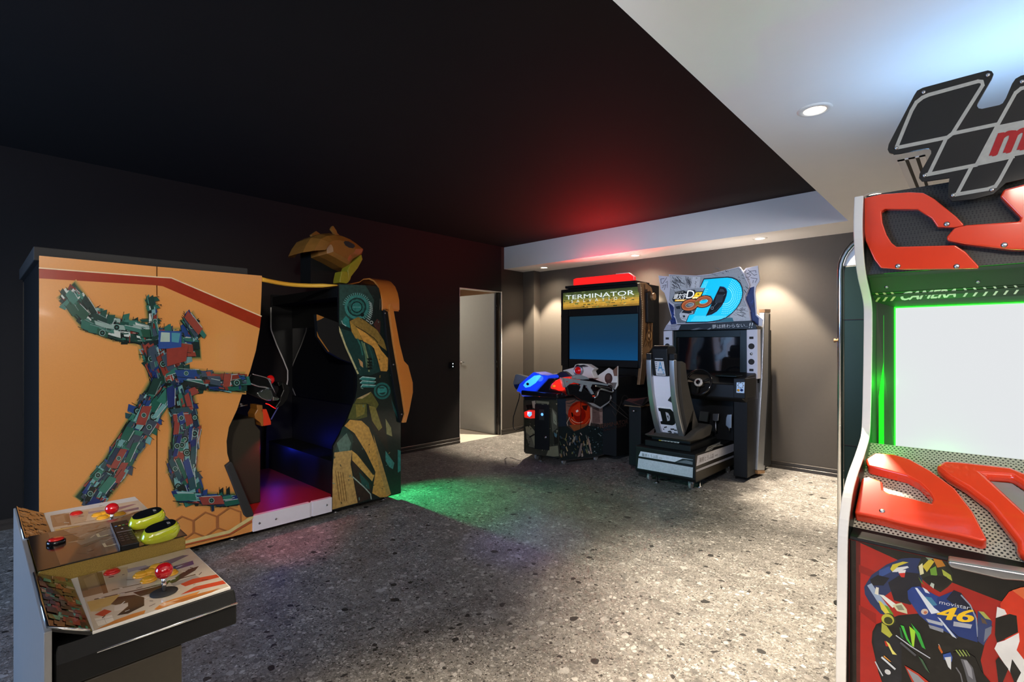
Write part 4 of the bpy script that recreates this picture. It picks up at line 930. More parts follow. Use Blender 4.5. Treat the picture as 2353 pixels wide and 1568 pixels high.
A.disc('2A3312', (412, 1150), 48, 44, .3).disc('B4B038', (408, 1148), 44, 36, .5).disc('33380E', (412, 1155), 30, 24, .4)
A.poly('A8A83C', [(368, 1170), (400, 1190), (440, 1250), (420, 1270), (365, 1230)]).poly('B02A18', [(385, 1290), (405, 1300), (420, 1330), (395, 1325)]).poly('D8CE6A', [(395, 1290), (420, 1310), (440, 1350), (470, 1385), (440, 1380)])
# helmet (plain)
A.poly('20251A', [(605, 800), (630, 740), (680, 715), (750, 722), (800, 755), (840, 830), (848, 890), (810, 930), (760, 965), (700, 930), (640, 880)])
for col, p in (('C8B436', [(640, 790), (690, 740), (720, 760), (670, 830)]), ('C07A22', [(710, 735), (770, 740), (795, 790), (740, 800)]), ('6C9A30', [(690, 810), (730, 790), (740, 850), (700, 870)]), ('A8B040', [(770, 810), (830, 850), (840, 890), (780, 850)]), ('D8D0A0', [(615, 790), (640, 770), (650, 840), (625, 850)]), ('7A8A70', [(660, 730), (700, 720), (720, 735), (680, 750)]), ('0A0A0A', [(640, 870), (700, 850), (800, 860), (830, 900), (770, 950), (700, 930)]), ('B8C0B0', [(700, 900), (720, 910), (715, 940), (690, 920)]), ('5A7A28', [(612, 860), (640, 900), (660, 920), (630, 900)])): A.poly(col, p)
# fairing
A.poly('1C3A80', [(540, 955), (570, 930), (620, 925), (730, 985), (790, 1010), (800, 1080), (740, 1130), (880, 1270), (840, 1250), (690, 1180), (620, 1120), (545, 1010)])
A.poly('12306E', [(740, 1000), (850, 955), (960, 1050), (1000, 1110), (1000, 1200), (1010, 1300), (880, 1260), (790, 1180), (720, 1110)]).poly('0C1228', [(850, 950), (900, 970), (990, 1090), (1000, 1110), (870, 1060), (800, 1010)])
A.poly('3C7A9A', [(640, 990), (700, 1000), (740, 1050), (690, 1060)]).poly('D4DAE0', [(590, 935), (605, 935), (720, 1070), (760, 1100), (700, 1110), (650, 1030)]).poly('D8DCE0', [(640, 930), (672, 950), (690, 975), (660, 965)])
A.poly('C8D0D8', [(740, 1130), (760, 1140), (850, 1250), (870, 1275), (840, 1260)]).line('8E96A4', [(900, 985), (960, 1050), (1000, 1140), (1010, 1260)], 9).disc('C8B8A8', (655, 1095), 24, 20).disc('B86A4A', (660, 1100), 12, 10)
A.text('C8CCD2', 'movistar', (756, 1018), (960, 1058), (752, 1042))
A.text('F0C21C', '46', (765, 1058), (1000, 1088), (728, 1138)); [A.text('F0C21C', '46', (765+e, 1056), (1000+e, 1086), (728+e, 1140)) for e in (4, 8, 12, -4)]
A.poly('A8AEB4', [(662, 1140), (780, 1170), (775, 1190), (680, 1165)]).poly('8A8E96', [(680, 1180), (780, 1210), (780, 1235), (690, 1205)]).poly('A8AAB0', D((1385, 405), (1640, 450), (1620, 505), (1380, 470)))
A.poly('2A3A66', [(1010, 1090), (1060, 1105), (1105, 1160), (1100, 1230), (1050, 1320), (1010, 1290)]).poly('A8A850', [(1015, 1090), (1050, 1095), (1100, 1150), (1060, 1140)]).poly('6C7280', [(1060, 1210), (1105, 1190), (1100, 1240), (1050, 1300)]).poly('5C4A38', [(1030, 1130), (1060, 1150), (1075, 1180), (1040, 1170)])
# three green claw strokes, bodywork edges, front wheel
A.poly('3CB43C', D((655, 455), (700, 470), (760, 640), (830, 770), (740, 660))).poly('9ACB30', D((775, 470), (860, 540), (840, 760), (815, 740))).poly('2FA038', D((800, 430), (920, 570), (1000, 790), (950, 760), (880, 600))).poly('1C5A34', D((640, 480), (660, 500), (700, 650), (660, 620)))
A.line('B4B8BE', D((595, 600), (800, 750), (1060, 910)), 7).line('4A4C50', D((660, 700), (860, 870)), 14).line('C8CCC8', D((1180, 720), (1230, 830)), 5)
A.poly('B8581C', D((1180, 720), (1240, 830), (1220, 850), (1175, 770))).poly('2A4C94', D((1240, 860), (1340, 830), (1370, 900), (1360, 960), (1250, 930))).poly('D0D2D0', D((1260, 900), (1350, 890), (1350, 1070), (1310, 1030)))
A.poly('0A0A0A', D((1380, 830), (1560, 820), (1680, 900), (1760, 1080), (1900, 1250), (1400, 1250), (1370, 1000)))
for i in range(4): A.line('8FA050', D((1420+i*45, 800), (1480+i*42, 880)), 8 if i < 3 else 4)
A.poly('5A5A5E', D((1480, 920), (1560, 930), (1650, 1040), (1700, 1250), (1580, 1250), (1530, 1060))).poly('8C8C90', D((1520, 935), (1570, 945), (1630, 1050), (1650, 1200), (1590, 1150)))
A.line('6C6C70', D((1420, 1040), (1480, 1130), (1510, 1250)), 8).poly('A82A14', D((710, 1010), (900, 1120), (1060, 1250), (820, 1250))).poly('8A8C90', D((740, 1050), (900, 1150), (1000, 1250), (850, 1250)))
A.line('C8CCD0', D((400, 900), (480, 970), (580, 1060)), 12).disc('C8C8C8', D((480, 1100))[0], 22, 16, .6).poly('C08030', D((430, 870), (530, 960), (510, 960), (420, 890))).line('B8BCC0', D((310, 960), (360, 1060), (410, 1150)), 8)
A.poly('3A5A40', D((900, 880), (960, 930), (1060, 1120), (1000, 1060)))
# second print at the right edge: red, white and black checks
A.poly('D03418', [(1160, 1040), (1220, 960), (1300, 930), (1700, 900), (1700, 1900), (1420, 1900), (1330, 1500), (1200, 1350)])
A.poly('E06838', [(1240, 950), (1330, 925), (1400, 990), (1320, 1010)])
A.poly('E0DCD4', [(1140, 1060), (1190, 1080), (1205, 1110), (1132, 1135)]).poly('0E0E0C', [(1130, 1135), (1225, 1108), (1270, 1120), (1280, 1230), (1140, 1300), (1126, 1250)]).poly('E6E2DA', [(1140, 1300), (1190, 1285), (1285, 1235), (1290, 1290), (1270, 1350), (1340, 1440), (1340, 1600), (1270, 1560), (1160, 1400), (1122, 1340)]).poly('101010', [(1150, 1395), (1215, 1475), (1180, 1560), (1240, 1900), (1190, 1900), (1130, 1420)]).poly('101010', [(1240, 1410), (1300, 1500), (1260, 1580), (1225, 1490)])
A.build('printed_graphic', 'print_gloss', fp)
m = MB(); fh = lambda x, y: onY(*k3(x, y), 1.865)
m.prism([fh(*p) for p in ((808, 716), (1290, 792), (1600, 850), (1600, 905), (1300, 850), (1180, 842), (860, 772), (826, 760))], (0, -.05, 0)); hb = m.build('coin_bar', 'steel', rac, bevel=.006, seg=3)
# white up-light on the cabinet's roof, green strip light at the screen
area((.25, 2.62, 1.95), (.25, 2.35, 3.2), .9, .25, 8, (.36, .62, 1.))
point((.0, 2.33, 1.57), 5, (.01, 1., .02), .02); point((-.262, 2.34, 1.2), .8, (.01, 1., .02), .02); point((-.1, 2.36, .915), 3, (.02, 1., .03), .02)

# ================================================================== chrome railed machine standing behind it
GY = 3.06
gc = thing('game_cabinet', 'dark green-black machine with a bent chrome tube, standing behind the white edged racing cabinet', 'arcade machine', (-.1, 3.5, 0))
gx = onY(1931, 800, GY).x
zt_ = onY(1931, 622, GY).z
m = MB(); P = [Vector((gx, GY, .012)), Vector((gx, GY, zt_-.05))]
cxr = gx+.17
for i in range(9):
    a = math.pi-i*math.pi/2/8; P.append(Vector((cxr+.17*math.cos(a), GY, zt_+.175*math.sin(a))))
P += [Vector((.3, GY, zt_+.175))]
m.tube(P, .0135, 14); m.build('chrome_tube', 'chrome', gc)
m = MB(); m.lathe((gx, GY, 0), (0, 0, 1), [(.03, 0), (.03, .008), (.0145, .014), (.0145, .02)], 18); m.build('tube_foot', 'rubber', gc)
m = MB(); m.prism([onY(u, v, GY+.012) for u, v in ((1937, 612), (1940, 598), (1950, 575), (1966, 556), (2010, 548), (2010, 610), (1964, 609))], (0, .01, 0)); m.build('corner_plate', 'white_gloss', gc)
zpn = onY(1950, 612, GY+.01).z
m = MB(); m.box(gx+.014, .42, GY+.008, 3.85, .03, zpn); m.build('cabinet_body', 'dark_green', gc, bevel=.003)
[MB().box(gx+.014, .42, GY+.0068, GY+.0085, onY(1960, v, GY).z, onY(1960, v, GY).z+.003).build('panel_seam', 'black_gloss', gc) for v in (735, 1026)]
p = onY(1921, 783, GY); m = MB(); m.lathe(p+Vector((.004, 0, 0)), (-1, 0, 0), [(.007, -.006), (.007, .004), (.010, .006), (.010, .013), (0, .015)], 14); m.build('bolt', 'bronze', gc)
# ================================================================== GUN SHOOTER CABINET (back wall, centre)
sh = thing('shooting_cabinet', 'gun shooting cabinet with a red light bar, blue screen and two mounted rifles', 'arcade machine', (-3.5, 5.1, 0))
t1 = crop(1150, 600, 6.03); t2 = crop(1150, 820, 5.6); t3 = crop(1170, 820, 9.41); t4 = crop(1180, 930, 7.843)
FYs = 5.39
y1_ = lambda q, Y=FYs: onY(*t1(*q), Y)
xl, xr = y1_((838, 400)).x, y1_((1938, 320)).x
ztop_ = y1_((1400, 330)).z
m = MB(); m.box(xl, xr, FYs+.03, 5.86, .95, ztop_-.02); body = m.build('display_housing', 'black_satin', sh)
zb_ = y1_((1400, 1470)).z
sq = [y1_(q) for q in ((950, 770), (1900, 735), (1908, 1378), (950, 1362))]
sxl, sxr = sq[0].x, sq[1].x; szt = (sq[0].z+sq[1].z)/2; szb = (sq[2].z+sq[3].z)/2
m = MB(); m.box(xl, sxl-.008, FYs, FYs+.05, zb_, ztop_-.02); m.box(sxr+.008, xr, FYs, FYs+.05, zb_, ztop_-.02); m.box(sxl-.008, sxr+.008, FYs, FYs+.05, zb_, szb-.008)
zmq = y1_((1400, 690)).z; zm0 = y1_((1400, 645)).z; zm1 = y1_((1400, 400)).z
m.box(sxl-.008, sxr+.008, FYs, FYs+.05, szt+.008, zm0); m.box(sxl-.008, sxr+.008, FYs, FYs+.05, zm1, ztop_-.02); m.build('bezel', 'black_plastic', body, bevel=.006)
m = MB(); m.box(sxl, sxr, FYs+.012, FYs+.03, szb, szt); plabel(m.build('screen', 'screen_blue', sh), 'dark blue lit screen')
m = MB(); MX0, MX1 = y1_((872, 430)).x, y1_((1925, 365)).x; m.box(MX0, MX1, FYs-.006, FYs+.03, zm0, zm1); mq = m.build('marquee', 'black_plastic', sh)
rnd = random.Random(5)
fmq = lambda s, t: Vector((MX0+(MX1-MX0)*s, FYs-.006, zm1+(zm0-zm1)*t))
A = Art(fmq, (0, -1, 0), .00004, .0006)
bands = ['3C4626', '46502A', '56602E', '6E7034', '8E8038', 'B08C38', 'C49A3A', 'B88A34', '8A6A2A']
for i, c in enumerate(bands): A.poly(c, [(0, i/9), (1, i/9), (1, (i+1)/9), (0, (i+1)/9)])
for i in range(150):
    s, t = rnd.uniform(0, .95), rnd.uniform(0, .93); w_, h_ = rnd.uniform(.006, .05), rnd.uniform(.01, .07)
    A.poly(rnd.choice(['2E3A20', '5E6A34', '6A5A2A', 'D8AE50', 'A88638', '7A7A44'] if t > .5 else ['2E3A24', '566036', '3A442C', '6E7A48', '48522E']), [(s, t), (min(1, s+w_), t), (min(1, s+w_), min(1, t+h_)), (s, min(1, t+h_))])
for i in range(9): A.ring('3A2E14', (.15+i*.032, .93), .016, .006, n=8, a0=180, a1=360)
A.text('E8F0EC', 'TERMINATOR', (.045, .17), (.945, .17), (.045, .42)); A.text('D8E4DC', 'S   A   L   V   A   T   I   O   N', (.125, .46), (.835, .46), (.125, .63))
A.build('printed_graphic', 'print_lit', mq)
m = MB(); m.prism([y1_(q, FYs-.03) for q in ((898, 350), (1868, 268), (1870, 308), (898, 385))], (0, .35, 0)); m.build('top_ledge', 'black_satin', sh)
m = MB(); m.prism([y1_(q, FYs) for q in ((1012, 255), (1050, 240), (1782, 168), (1845, 215), (1846, 268), (1012, 338))], (0, .05, 0)); plabel(m.build('light_bar', 'led_red', sh), 'glowing red light bar')
m = MB(); m.tube([y1_(q, FYs-.002) for q in ((1600, 180), (1782, 166), (1848, 215), (1848, 266))], .004, 8); m.build('light_bar_edge', 'white_gloss', sh)
# carved bronze side
XSd = xr+.012
sx_ = lambda u, v: onX(u, v, XSd)
m = MB(); m.prism([sx_(u, v) for u, v in ((1471, 650), (1485, 650), (1497.4, 661), (1501, 675), (1500.5, 743), (1500, 799), (1491.6, 810.6), (1485, 812), (1488, 845), (1480, 884), (1470, 885), (1475.5, 832), (1475, 782), (1476.7, 716))], (-.04, 0, 0)); sd = plabel(m.build('side_panel', 'bronze', sh, bevel=.006), 'bronze brown side panel with a round boss')
A = Art(sx_, (1, 0, 0), .00005, .0012)
for i in range(30):
    v = 662+i*5.2; A.disc('C8B898', (1473.6+(2.2 if v > 690 else 0)+(v > 720)*.8-(v > 760)*1.4, v), .8, 1.5)
A.ring('5A3E22', (1491, 771.6), 17, 2, .45).ring('B08A58', (1491, 771.6), 12, 2, .45).ring('4A321C', (1491, 771.6), 8, 2.2, .45).disc('D8C0A0', (1491, 771.6), 2, 4)
for i in range(26): A.line(rnd.choice(['3A2414', '2A1A10', '8A6238']), [(rnd.uniform(1478, 1497), rnd.uniform(655, 800)) for _ in range(2)], 1)
A.poly('2A1A10', [(1480, 668), (1487, 664), (1489, 745), (1482, 742)])
A.build('printed_graphic', 'print', sd)
m = MB(); m.prism([sx_(*t1(*q))+Vector((.002, 0, 0)) for q in ((2005, 440), (2050, 420), (2090, 560), (2095, 860), (2010, 850))], (.03, 0, 0)); lb = m.build('side_bracket', 'black_plastic', sh, bevel=.004)
p = sx_(*t1(2075, 500)); m = MB(); m.cyl(p+Vector((.02, -.02, 0)), p+Vector((.07, -.02, 0)), .045, None, 20); m.build('side_lamp', 'bronze', lb, bevel=.006)
# lower body
m = MB(); m.box(-3.98, -3.02, 4.98, 5.86, .07, .97); lbd = m.build('lower_body', 'black_satin', sh)
A = Art(lambda x, y: onX(*t2(x, y), -3.02), (1, 0, 0), .00005, .001)
A.line('4A4440', [(1400, 545), (1520, 640), (1650, 770)], 8).line('6A625C', [(1400, 600), (1470, 670), (1640, 800)], 6).line('57504A', [(1440, 700), (1480, 770), (1530, 640), (1560, 560)], 6).ring('332E2A', (1600, 570), 70, 10, .6)
A.line('443C36', [(1640, 680), (1655, 720), (1640, 780)], 6)
A.text('6E4A3C', 'TERMINATOR', (1265, 870), (1642, 806), (1265, 925)); A.text('5A3A30', 'SALVATION', (1330, 935), (1610, 870), (1330, 960))
A.build('printed_graphic', 'print', lbd)
# gun pedestal
F0, F1, B0, B1 = Vector((-3.92, 4.41, 0)), Vector((-3.43, 4.41, 0)), Vector((-4.12, 4.98, 0)), Vector((-3.205, 4.98, 0))
zp0, zp1 = .075, .745
m = MB(); m.prism([p+Vector((0, 0, zp0)) for p in (F0, F1, B1, B0)], (0, 0, zp1-zp0)); pd = plabel(m.build('pedestal', 'black_plastic', sh, bevel=.006), 'pedestal printed with worn plates and a red round lens')
f4 = lambda x, y: onY(*t4(x, y), 4.41)
A = Art(f4, (0, -1, 0), .00003, .001)
oc = ['4A4838', '6E6C58', '2A2A22', '8A8468', '3A382C', '16181A']
A.poly('34342A', [(180, -80), (785, -80), (830, 960), (210, 880)])
A.poly('8C8468', [(215, 400), (300, 380), (400, 500), (390, 760), (300, 690), (240, 620)]).poly('6A6452', [(215, 480), (330, 600), (385, 780), (280, 760)]).poly('1A1A18', [(285, 575), (390, 520), (385, 550), (290, 600)])
A.poly('A09A80', [(330, -60), (395, -70), (405, 80), (350, 60)]).poly('121210', [(225, 10), (330, 0), (340, 80), (250, 90)]).poly('7A765E', [(410, -70), (640, -50), (640, -10), (410, -25)]).poly('5A5848', [(690, 60), (780, 150), (790, 420), (700, 500), (680, 300)])
A.poly('8A8A70', [(705, 90), (770, 200), (780, 380), (720, 330)]).poly('1E1E18', [(720, 520), (800, 500), (810, 700), (740, 720)]).poly('7C765C', [(650, 760), (800, 740), (820, 930), (720, 940), (590, 920)]).poly('4C6A70', [(730, 500), (790, 540), (770, 600), (740, 570)])
for i in range(60):
    x, y = rnd.uniform(220, 790), rnd.uniform(-50, 880); A.poly(rnd.choice(oc), [(x, y), (x+rnd.uniform(8, 34), y+rnd.uniform(-10, 14)), (x+rnd.uniform(0, 24), y+rnd.uniform(10, 40))])
A.poly('C81C10', [(205, 130), (300, 95), (410, 100), (405, 250), (320, 250), (215, 230)])
A.build('printed_graphic', 'print_gloss', pd)
nR = Vector((.57, -.225, 0)).normalized()
fR = lambda x, y: onP(*t4(x, y), F1, nR)
A = Art(fR, nR, .00003, .001)
A.poly('3C3430', [(785, -200), (1720, -150), (1720, 880), (1430, 960), (830, 1020)])
A.poly('222C38', [(790, -120), (950, -100), (950, 390), (800, 500)]).poly('7A5A4E', [(940, -60), (1100, -90), (1380, -40), (1400, 60), (1100, 60), (980, 200), (945, 160)]).poly('9A7E74', [(1380, 20), (1700, -10), (1710, 330), (1560, 350), (1400, 330)]).poly('6E5650', [(1420, 60), (1540, 50), (1560, 330), (1420, 340)])
A.disc('A82410', (1195, 180), 215, 240).disc('C03012', (1200, 160), 170, 190).ring('D87848', (1190, 190), 190, 10, a0=20, a1=160).disc('8C1408', (1190, 190), 110, 130).disc('C8321C', (1150, 130), 70, 80).ring('E8C0A0', (1170, 180), 150, 8, a0=60, a1=150)
A.poly('F0E4D8', [(1120, 110), (1160, 92), (1170, 125), (1130, 145)]).poly('1A0A08', [(1035, 140), (1065, 150), (1080, 215), (1050, 225)]).poly('3A1410', [(1230, 20), (1340, 10), (1310, 110), (1260, 90)])
A.poly('C8B0A0', [(1380, 60), (1410, 40), (1410, 250), (1370, 410), (1350, 400), (1385, 250)]).poly('8A4A2A', [(1000, 370), (1340, 350), (1250, 430), (1090, 480)]).line('D8C0A8', [(1010, 230), (960, 330), (975, 380)], 8)
A.line('2A1E1A', [(1210, -60), (1206, 700)], 9)
A.poly('1E2626', [(810, 400), (960, 390), (1090, 490), (1340, 380), (1700, 430), (1710, 870), (1430, 950), (840, 1010)])
pl = ['8A7048', 'A89068', '6A6A44', '4A5A4A', '3A4A56', '8A8478', '5A4A3A', '2A3440', 'A8988C']
for i in range(60):
    x, y = rnd.uniform(840, 1400), rnd.uniform(520, 930); a = rnd.uniform(-.5, .5)
    A.poly(rnd.choice(pl), quad((x, y), 1.3+a, rnd.uniform(18, 55), rnd.uniform(5, 16), 2))
A.poly('A88878', [(1335, 560), (1365, 650), (1415, 880), (1390, 890), (1345, 700)]).poly('7A6A64', [(1210, 700), (1240, 700), (1200, 930), (1150, 950)])
for i in range(120):
    x, y = rnd.uniform(1340, 1700), rnd.uniform(380, 880); A.disc(rnd.choice(['22343A', '3A5458', '54666A', '16242A', '8A9494', '0E1618']), (x, y), rnd.uniform(4, 15), rnd.uniform(4, 12), n=8)
for i in range(30):
    x, y = rnd.uniform(1420, 1690), rnd.uniform(60, 330); A.line('57423C', [(x, y), (x+rnd.uniform(20, 50), y)], 4)
A.build('printed_graphic', 'print_gloss', pd)
m = MB(); m.prism([f4(*q) for q in ((402, -10), (655, 10), (650, 822), (395, 795))], (0, -.018, 0)); cd = m.build('coin_door', 'black_satin', pd, bevel=.003)
fc = lambda x, y: onY(*t4(x, y), 4.392)
m = MB(); m.prism([fc(*q) for q in ((465, 88), (553, 90), (553, 282), (468, 280))], (0, -.006, 0)); cs_ = m.build('coin_slot', 'steel', cd)
m = MB(); m.lathe(fc(522, 178)+Vector((0, -.006, 0)), (0, -1, 0), [(.016, 0), (.016, .003), (0, .005)], 16); plabel(m.build('light', 'blue_glow', cs_), 'blue glow')
m = MB(); m.lathe(fc(580, 590), (0, -1, 0), [(.014, 0), (.014, .006), (0, .007)], 16); m.build('lock', 'steel', cd)
m = MB(); m.prism([f4(*q) for q in ((215, 130), (300, 98), (405, 105), (402, 245), (330, 250), (222, 232))], (0, -.03, 0)); cr = plabel(m.build('card_reader', 'red_shell', pd, bevel=.008, seg=3), 'red glowing card reader')
fcr = lambda x, y: onY(*t4(x, y), 4.379)
m = MB(); m.prism([fcr(*q) for q in ((255, 130), (325, 135), (328, 190), (290, 222), (252, 190))], (0, -.004, 0)); m.prism([fcr(*q) for q in ((262, 142), (320, 146), (320, 180), (262, 176))], (0, -.006, 0)); m.build('display', 'blue_glow', cr)
# deck with glowing shells
zd = zp1
m = MB(); m.prism([p+Vector((0, 0, zd)) for p in (F0+Vector((-.02, -.03, 0)), F1+Vector((.03, -.03, 0)), B1+Vector((.02, 0, 0)), B0)], (0, 0, .06)); dk = m.build('gun_deck', 'black_gloss', sh, bevel=.015, seg=3)
g3 = lambda q, Y: onY(*t3(*q), Y)
def pr3(name, pts, Y, dep, m_, par, bev=.012, seg=3):
    mm = MB(); mm.prism([g3(q, Y) for q in pts], (0, dep, 0)); return mm.build(name, m_, par, bevel=bev, seg=seg)
bs = plabel(pr3('player_shell', ((150, 752), (215, 590), (400, 430), (520, 332), (640, 370), (700, 395), (800, 402), (830, 450), (780, 520), (620, 690), (560, 760), (560, 860), (270, 862), (230, 775)), 4.40, .22, 'blue_shell', dk), 'blue glowing shell')
pr3('start_plate', ((300, 620), (360, 540), (460, 472), (540, 412), (650, 395), (690, 420), (640, 480), (560, 572), (440, 652), (350, 672)), 4.39, .02, 'blue_lens', bs, .003)
m = MB(); m.ball(g3((400, 592), 4.388), .022, .01, .016); m.build('start_button', 'dark_green', bs)
gl = pr3('rifle', ((75, 592), (130, 392), (170, 380), (345, 428), (400, 440), (330, 520), (180, 600), (90, 605)), 4.50, .07, 'grey_gun', sh, .006)
pr3('grip', ((95, 600), (200, 590), (330, 520), (230, 640), (150, 720), (110, 660)), 4.49, .06, 'navy', gl, .006)
rs = plabel(pr3('player_shell', ((880, 660), (910, 592), (1000, 512), (1130, 452), (1290, 430), (1312, 470), (1232, 682), (1150, 742), (1060, 742), (990, 712), (900, 702)), 4.42, .22, 'red_shell', dk), 'red glowing shell')
m = MB(); m.ball(g3((965, 636), 4.41), .026, .012, .016); m.build('start_button', 'yellow_button', rs)
pr3('deck_cowl', ((560, 885), (570, 570), (830, 470), (960, 470), (1000, 500), (900, 600), (880, 700), (1000, 730), (1160, 760), (1240, 860), (1030, 900)), 4.43, .25, 'black_gloss', dk)
wh = plabel(pr3('eye_cowl', ((1140, 300), (1390, 235), (1420, 172), (1490, 155), (1680, 165), (1842, 265), (1780, 320), (1850, 470), (1350, 475), (1230, 352)), 4.86, .10, 'white_plastic', dk), 'pale cowl around a red dome')
pr3('side_plate', ((790, 520), (860, 480), (1100, 330), (1190, 315), (1245, 350), (1345, 440), (1340, 470), (1180, 450), (1040, 460), (880, 520)), 4.80, .05, 'dark_brown', wh, .004)
m = MB(); m.lathe(g3((1495, 300), 4.84), (0, -1, 0), [(.062, -.02), (.062, .012), (.050, .018), (.046, .004)], 28); m.build('eye_ring', 'silver', wh)
m = MB(); m.ball(g3((1497, 298), 4.84), .052, .034, .045); plabel(m.build('eye_dome', 'red_dome', wh), 'red glossy dome')
pr3('eye_lid', ((1420, 215), (1460, 170), (1500, 190), (1590, 178), (1690, 210), (1600, 215), (1480, 210)), 4.815, .03, 'black_plastic', wh, .003)
pb = plabel(pr3('back_plate', ((1810, 480), (2150, 242), (2240, 300), (2345, 200), (2345, 620), (2290, 712), (2060, 570)), 4.95, .02, 'white_plastic', dk, .004), 'pale angular plate with a brown oval')
A = Art(lambda x, y: g3((x, y), 4.95), (0, -1, 0)); A.disc('3A2A22', (2150, 470), 85, 115).disc('5A443A', (2140, 440), 50, 60).poly('7A5A48', [(2240, 300), (2340, 205), (2340, 420), (2270, 420)]).poly('6A6058', [(2200, 560), (2330, 560), (2285, 700), (2080, 580)]); A.build('printed_graphic', 'print', pb)
# rifle on its holder at the near side
oG = F1+nR*.15
gR = lambda q, o=0: onP(*t3(*q), oG+nR*o, nR)
def prR(name, pts, th, m_, par, bev=.006, o=0, seg=2):
    mm = MB(); mm.prism([gR(q, o) for q in pts], -nR*th); return mm.build(name, m_, par, bevel=bev, seg=seg)
hol = prR('rifle_holder', ((1240, 650), (1330, 600), (1480, 590), (1640, 700), (1800, 830), (1830, 900), (1800, 990), (1750, 1002), (1550, 932), (1400, 832), (1290, 842)), .05, 'black_gloss', sh, .014, -.005, 4)
prR('pouch', ((1860, 880), (1940, 745), (2200, 785), (2180, 960), (2140, 980), (1980, 1086), (1830, 1000)), .05, 'black_satin', hol, .008, -.01)
prR('edge_plate', ((1700, 990), (1830, 1010), (1980, 1095), (2140, 985), (2200, 830), (2225, 890), (2160, 1000), (1975, 1132), (1800, 1060)), .012, 'grey_plastic', hol, .003, -.012)
rf = prR('rifle', ((1180, 462), (1260, 468), (1490, 498), (1830, 545), (2060, 580), (2140, 590), (2150, 640), (1960, 605), (1800, 600), (1760, 690), (1700, 680), (1690, 630), (1570, 600), (1400, 560), (1300, 600), (1230, 672), (1205, 560)), .045, 'grey_gun', sh, .005)
prR('scope', ((1350, 472), (1430, 402), (1560, 392), (1690, 440), (1750, 492), (1600, 500), (1450, 490)), .05, 'grey_gun', rf, .01, .004)
prR('grip', ((1570, 598), (1620, 600), (1565, 765), (1508, 745)), .035, 'grey_gun', rf, .006, -.002)
prR('magazine', ((1700, 670), (1770, 680), (1845, 805), (1790, 822)), .03, 'grey_gun', rf, .005, -.002)
prR('magazine_tip', ((1800, 840), (1850, 838), (1862, 862), (1810, 872)), .03, 'red_plastic', rf, .003, -.002)
prR('stock_pad', ((1128, 452), (1185, 462), (1222, 650), (1205, 680), (1165, 580)), .05, 'grey_plastic', rf, .008, .003)
prR('barrel_guts', ((1885, 618), (2000, 640), (2180, 670), (2200, 700), (2140, 730), (1980, 690), (1900, 660)), .03, 'chrome', rf, .004, -.004)
m = MB(); m.tube([gR(q, .0) for q in ((2130, 585), (2195, 605), (2235, 660), (2252, 740), (2235, 772), (2190, 768), (1990, 715), (1950, 722), (1930, 760), (1915, 830), (1880, 875), (1830, 890))], .011, 10); m.build('hand_guard', 'steel', rf)
prR('button', ((1240, 535), (1270, 535), (1265, 548), (1240, 548)), .01, 'red_plastic', rf, .001, .006)
cb = MB(); cb.tube([onY(u, v, 4.5) for u, v in ((1194, 905), (1193, 916), (1187, 935), (1180, 958), (1178.8, 975), (1180, 984), (1186, 989), (1197, 985), (1206, 978))], .006, 8); cb.build('gun_cable', 'rubber', gl)
m = MB(); m.tube([gR(q, -.02) for q in ((1460, 920), (1400, 970), (1300, 1010), (1240, 1000))], .005, 8); m.build('gun_cable', 'rubber', rf)
def caster(x, y, par, r=.034, z=0.):
    m = MB(); m.cyl((x-.012, y, r), (x+.012, y, r), r, None, 18); w_ = m.build('caster', 'grey_plastic', par, bevel=.003)
    m = MB(); m.box(x-.02, x+.02, y-.014, y+.022, r+.008, r*2+.012); m.build('caster_fork', 'steel', w_)
for x, y in ((-3.80, 4.50), (-3.42, 4.52), (-3.26, 4.92), (-4.0, 4.9)): caster(x, y, sh, .031)
for x, y in ((-3.9, 5.7), (-3.1, 5.7)): caster(x, y, sh, .031)
m = MB(); m.lathe((-3.70, 4.46, 0), (0, 0, 1), [(.028, 0), (.028, .008), (.01, .012), (.01, .08)], 14); m.build('levelling_foot', 'steel', sh)
area((-3.42, 5.378, 2.27), (-3.42, 4.95, 2.9), .75, .03, 32, (1., .02, .02))
point((-3.75, 4.30, .95), .8, (.05, .15, 1.), .04); point((-3.40, 4.33, .90), .5, (1., .05, .02), .03); point((-3.83, 4.36, .55), .12, (1., .05, .03), .01)

# ================================================================== DRIVING CABINET (back wall, right)
dr = thing('driving_cabinet', 'street racing driving cabinet with a bucket seat and a cyan D sign on top', 'arcade machine', (-2.19, 5.1, 0))
i4 = crop(1440, 590, 5.81); i5 = crop(1440, 780, 4.356); ih = crop(1500, 600, 9.05)
HY = 5.36
h_ = lambda x, y: onY(*ih(x, y), HY)
dx0, dx1 = onY(1524, 790, HY).x, onY(1740, 800, HY).x
m = MB(); m.box(dx0+.02, dx1-.01, 5.46, 5.86, .05, 1.50); m.box(dx0+.05, dx0+.16, 5.30, 5.46, .05, .95); m.box(dx1-.14, dx1-.01, 5.10, 5.46, .05, .95); mb = m.build('rear_housing', 'black_satin', dr, bevel=.006)
m = MB(); s0, s1 = onY(1557, 780, 5.43), onY(1704, 858, 5.43); zt4 = onY(1600, 760, HY).z
m.box(dx0+.1, s0.x, 5.39, 5.46, .95, zt4); m.box(s1.x, dx1-.1, 5.39, 5.46, .95, zt4); m.box(s0.x, s1.x, 5.39, 5.46, s0.z+.02, zt4); m.box(s0.x, s1.x, 5.39, 5.46, .95, s1.z); m.build('bezel', 'dark_green', mb, bevel=.004)
m = MB(); m.box(s0.x, s1.x, 5.43, 5.45, s1.z, s0.z+.02); plabel(m.build('screen', 'glass_dark', dr), 'dark glossy screen')
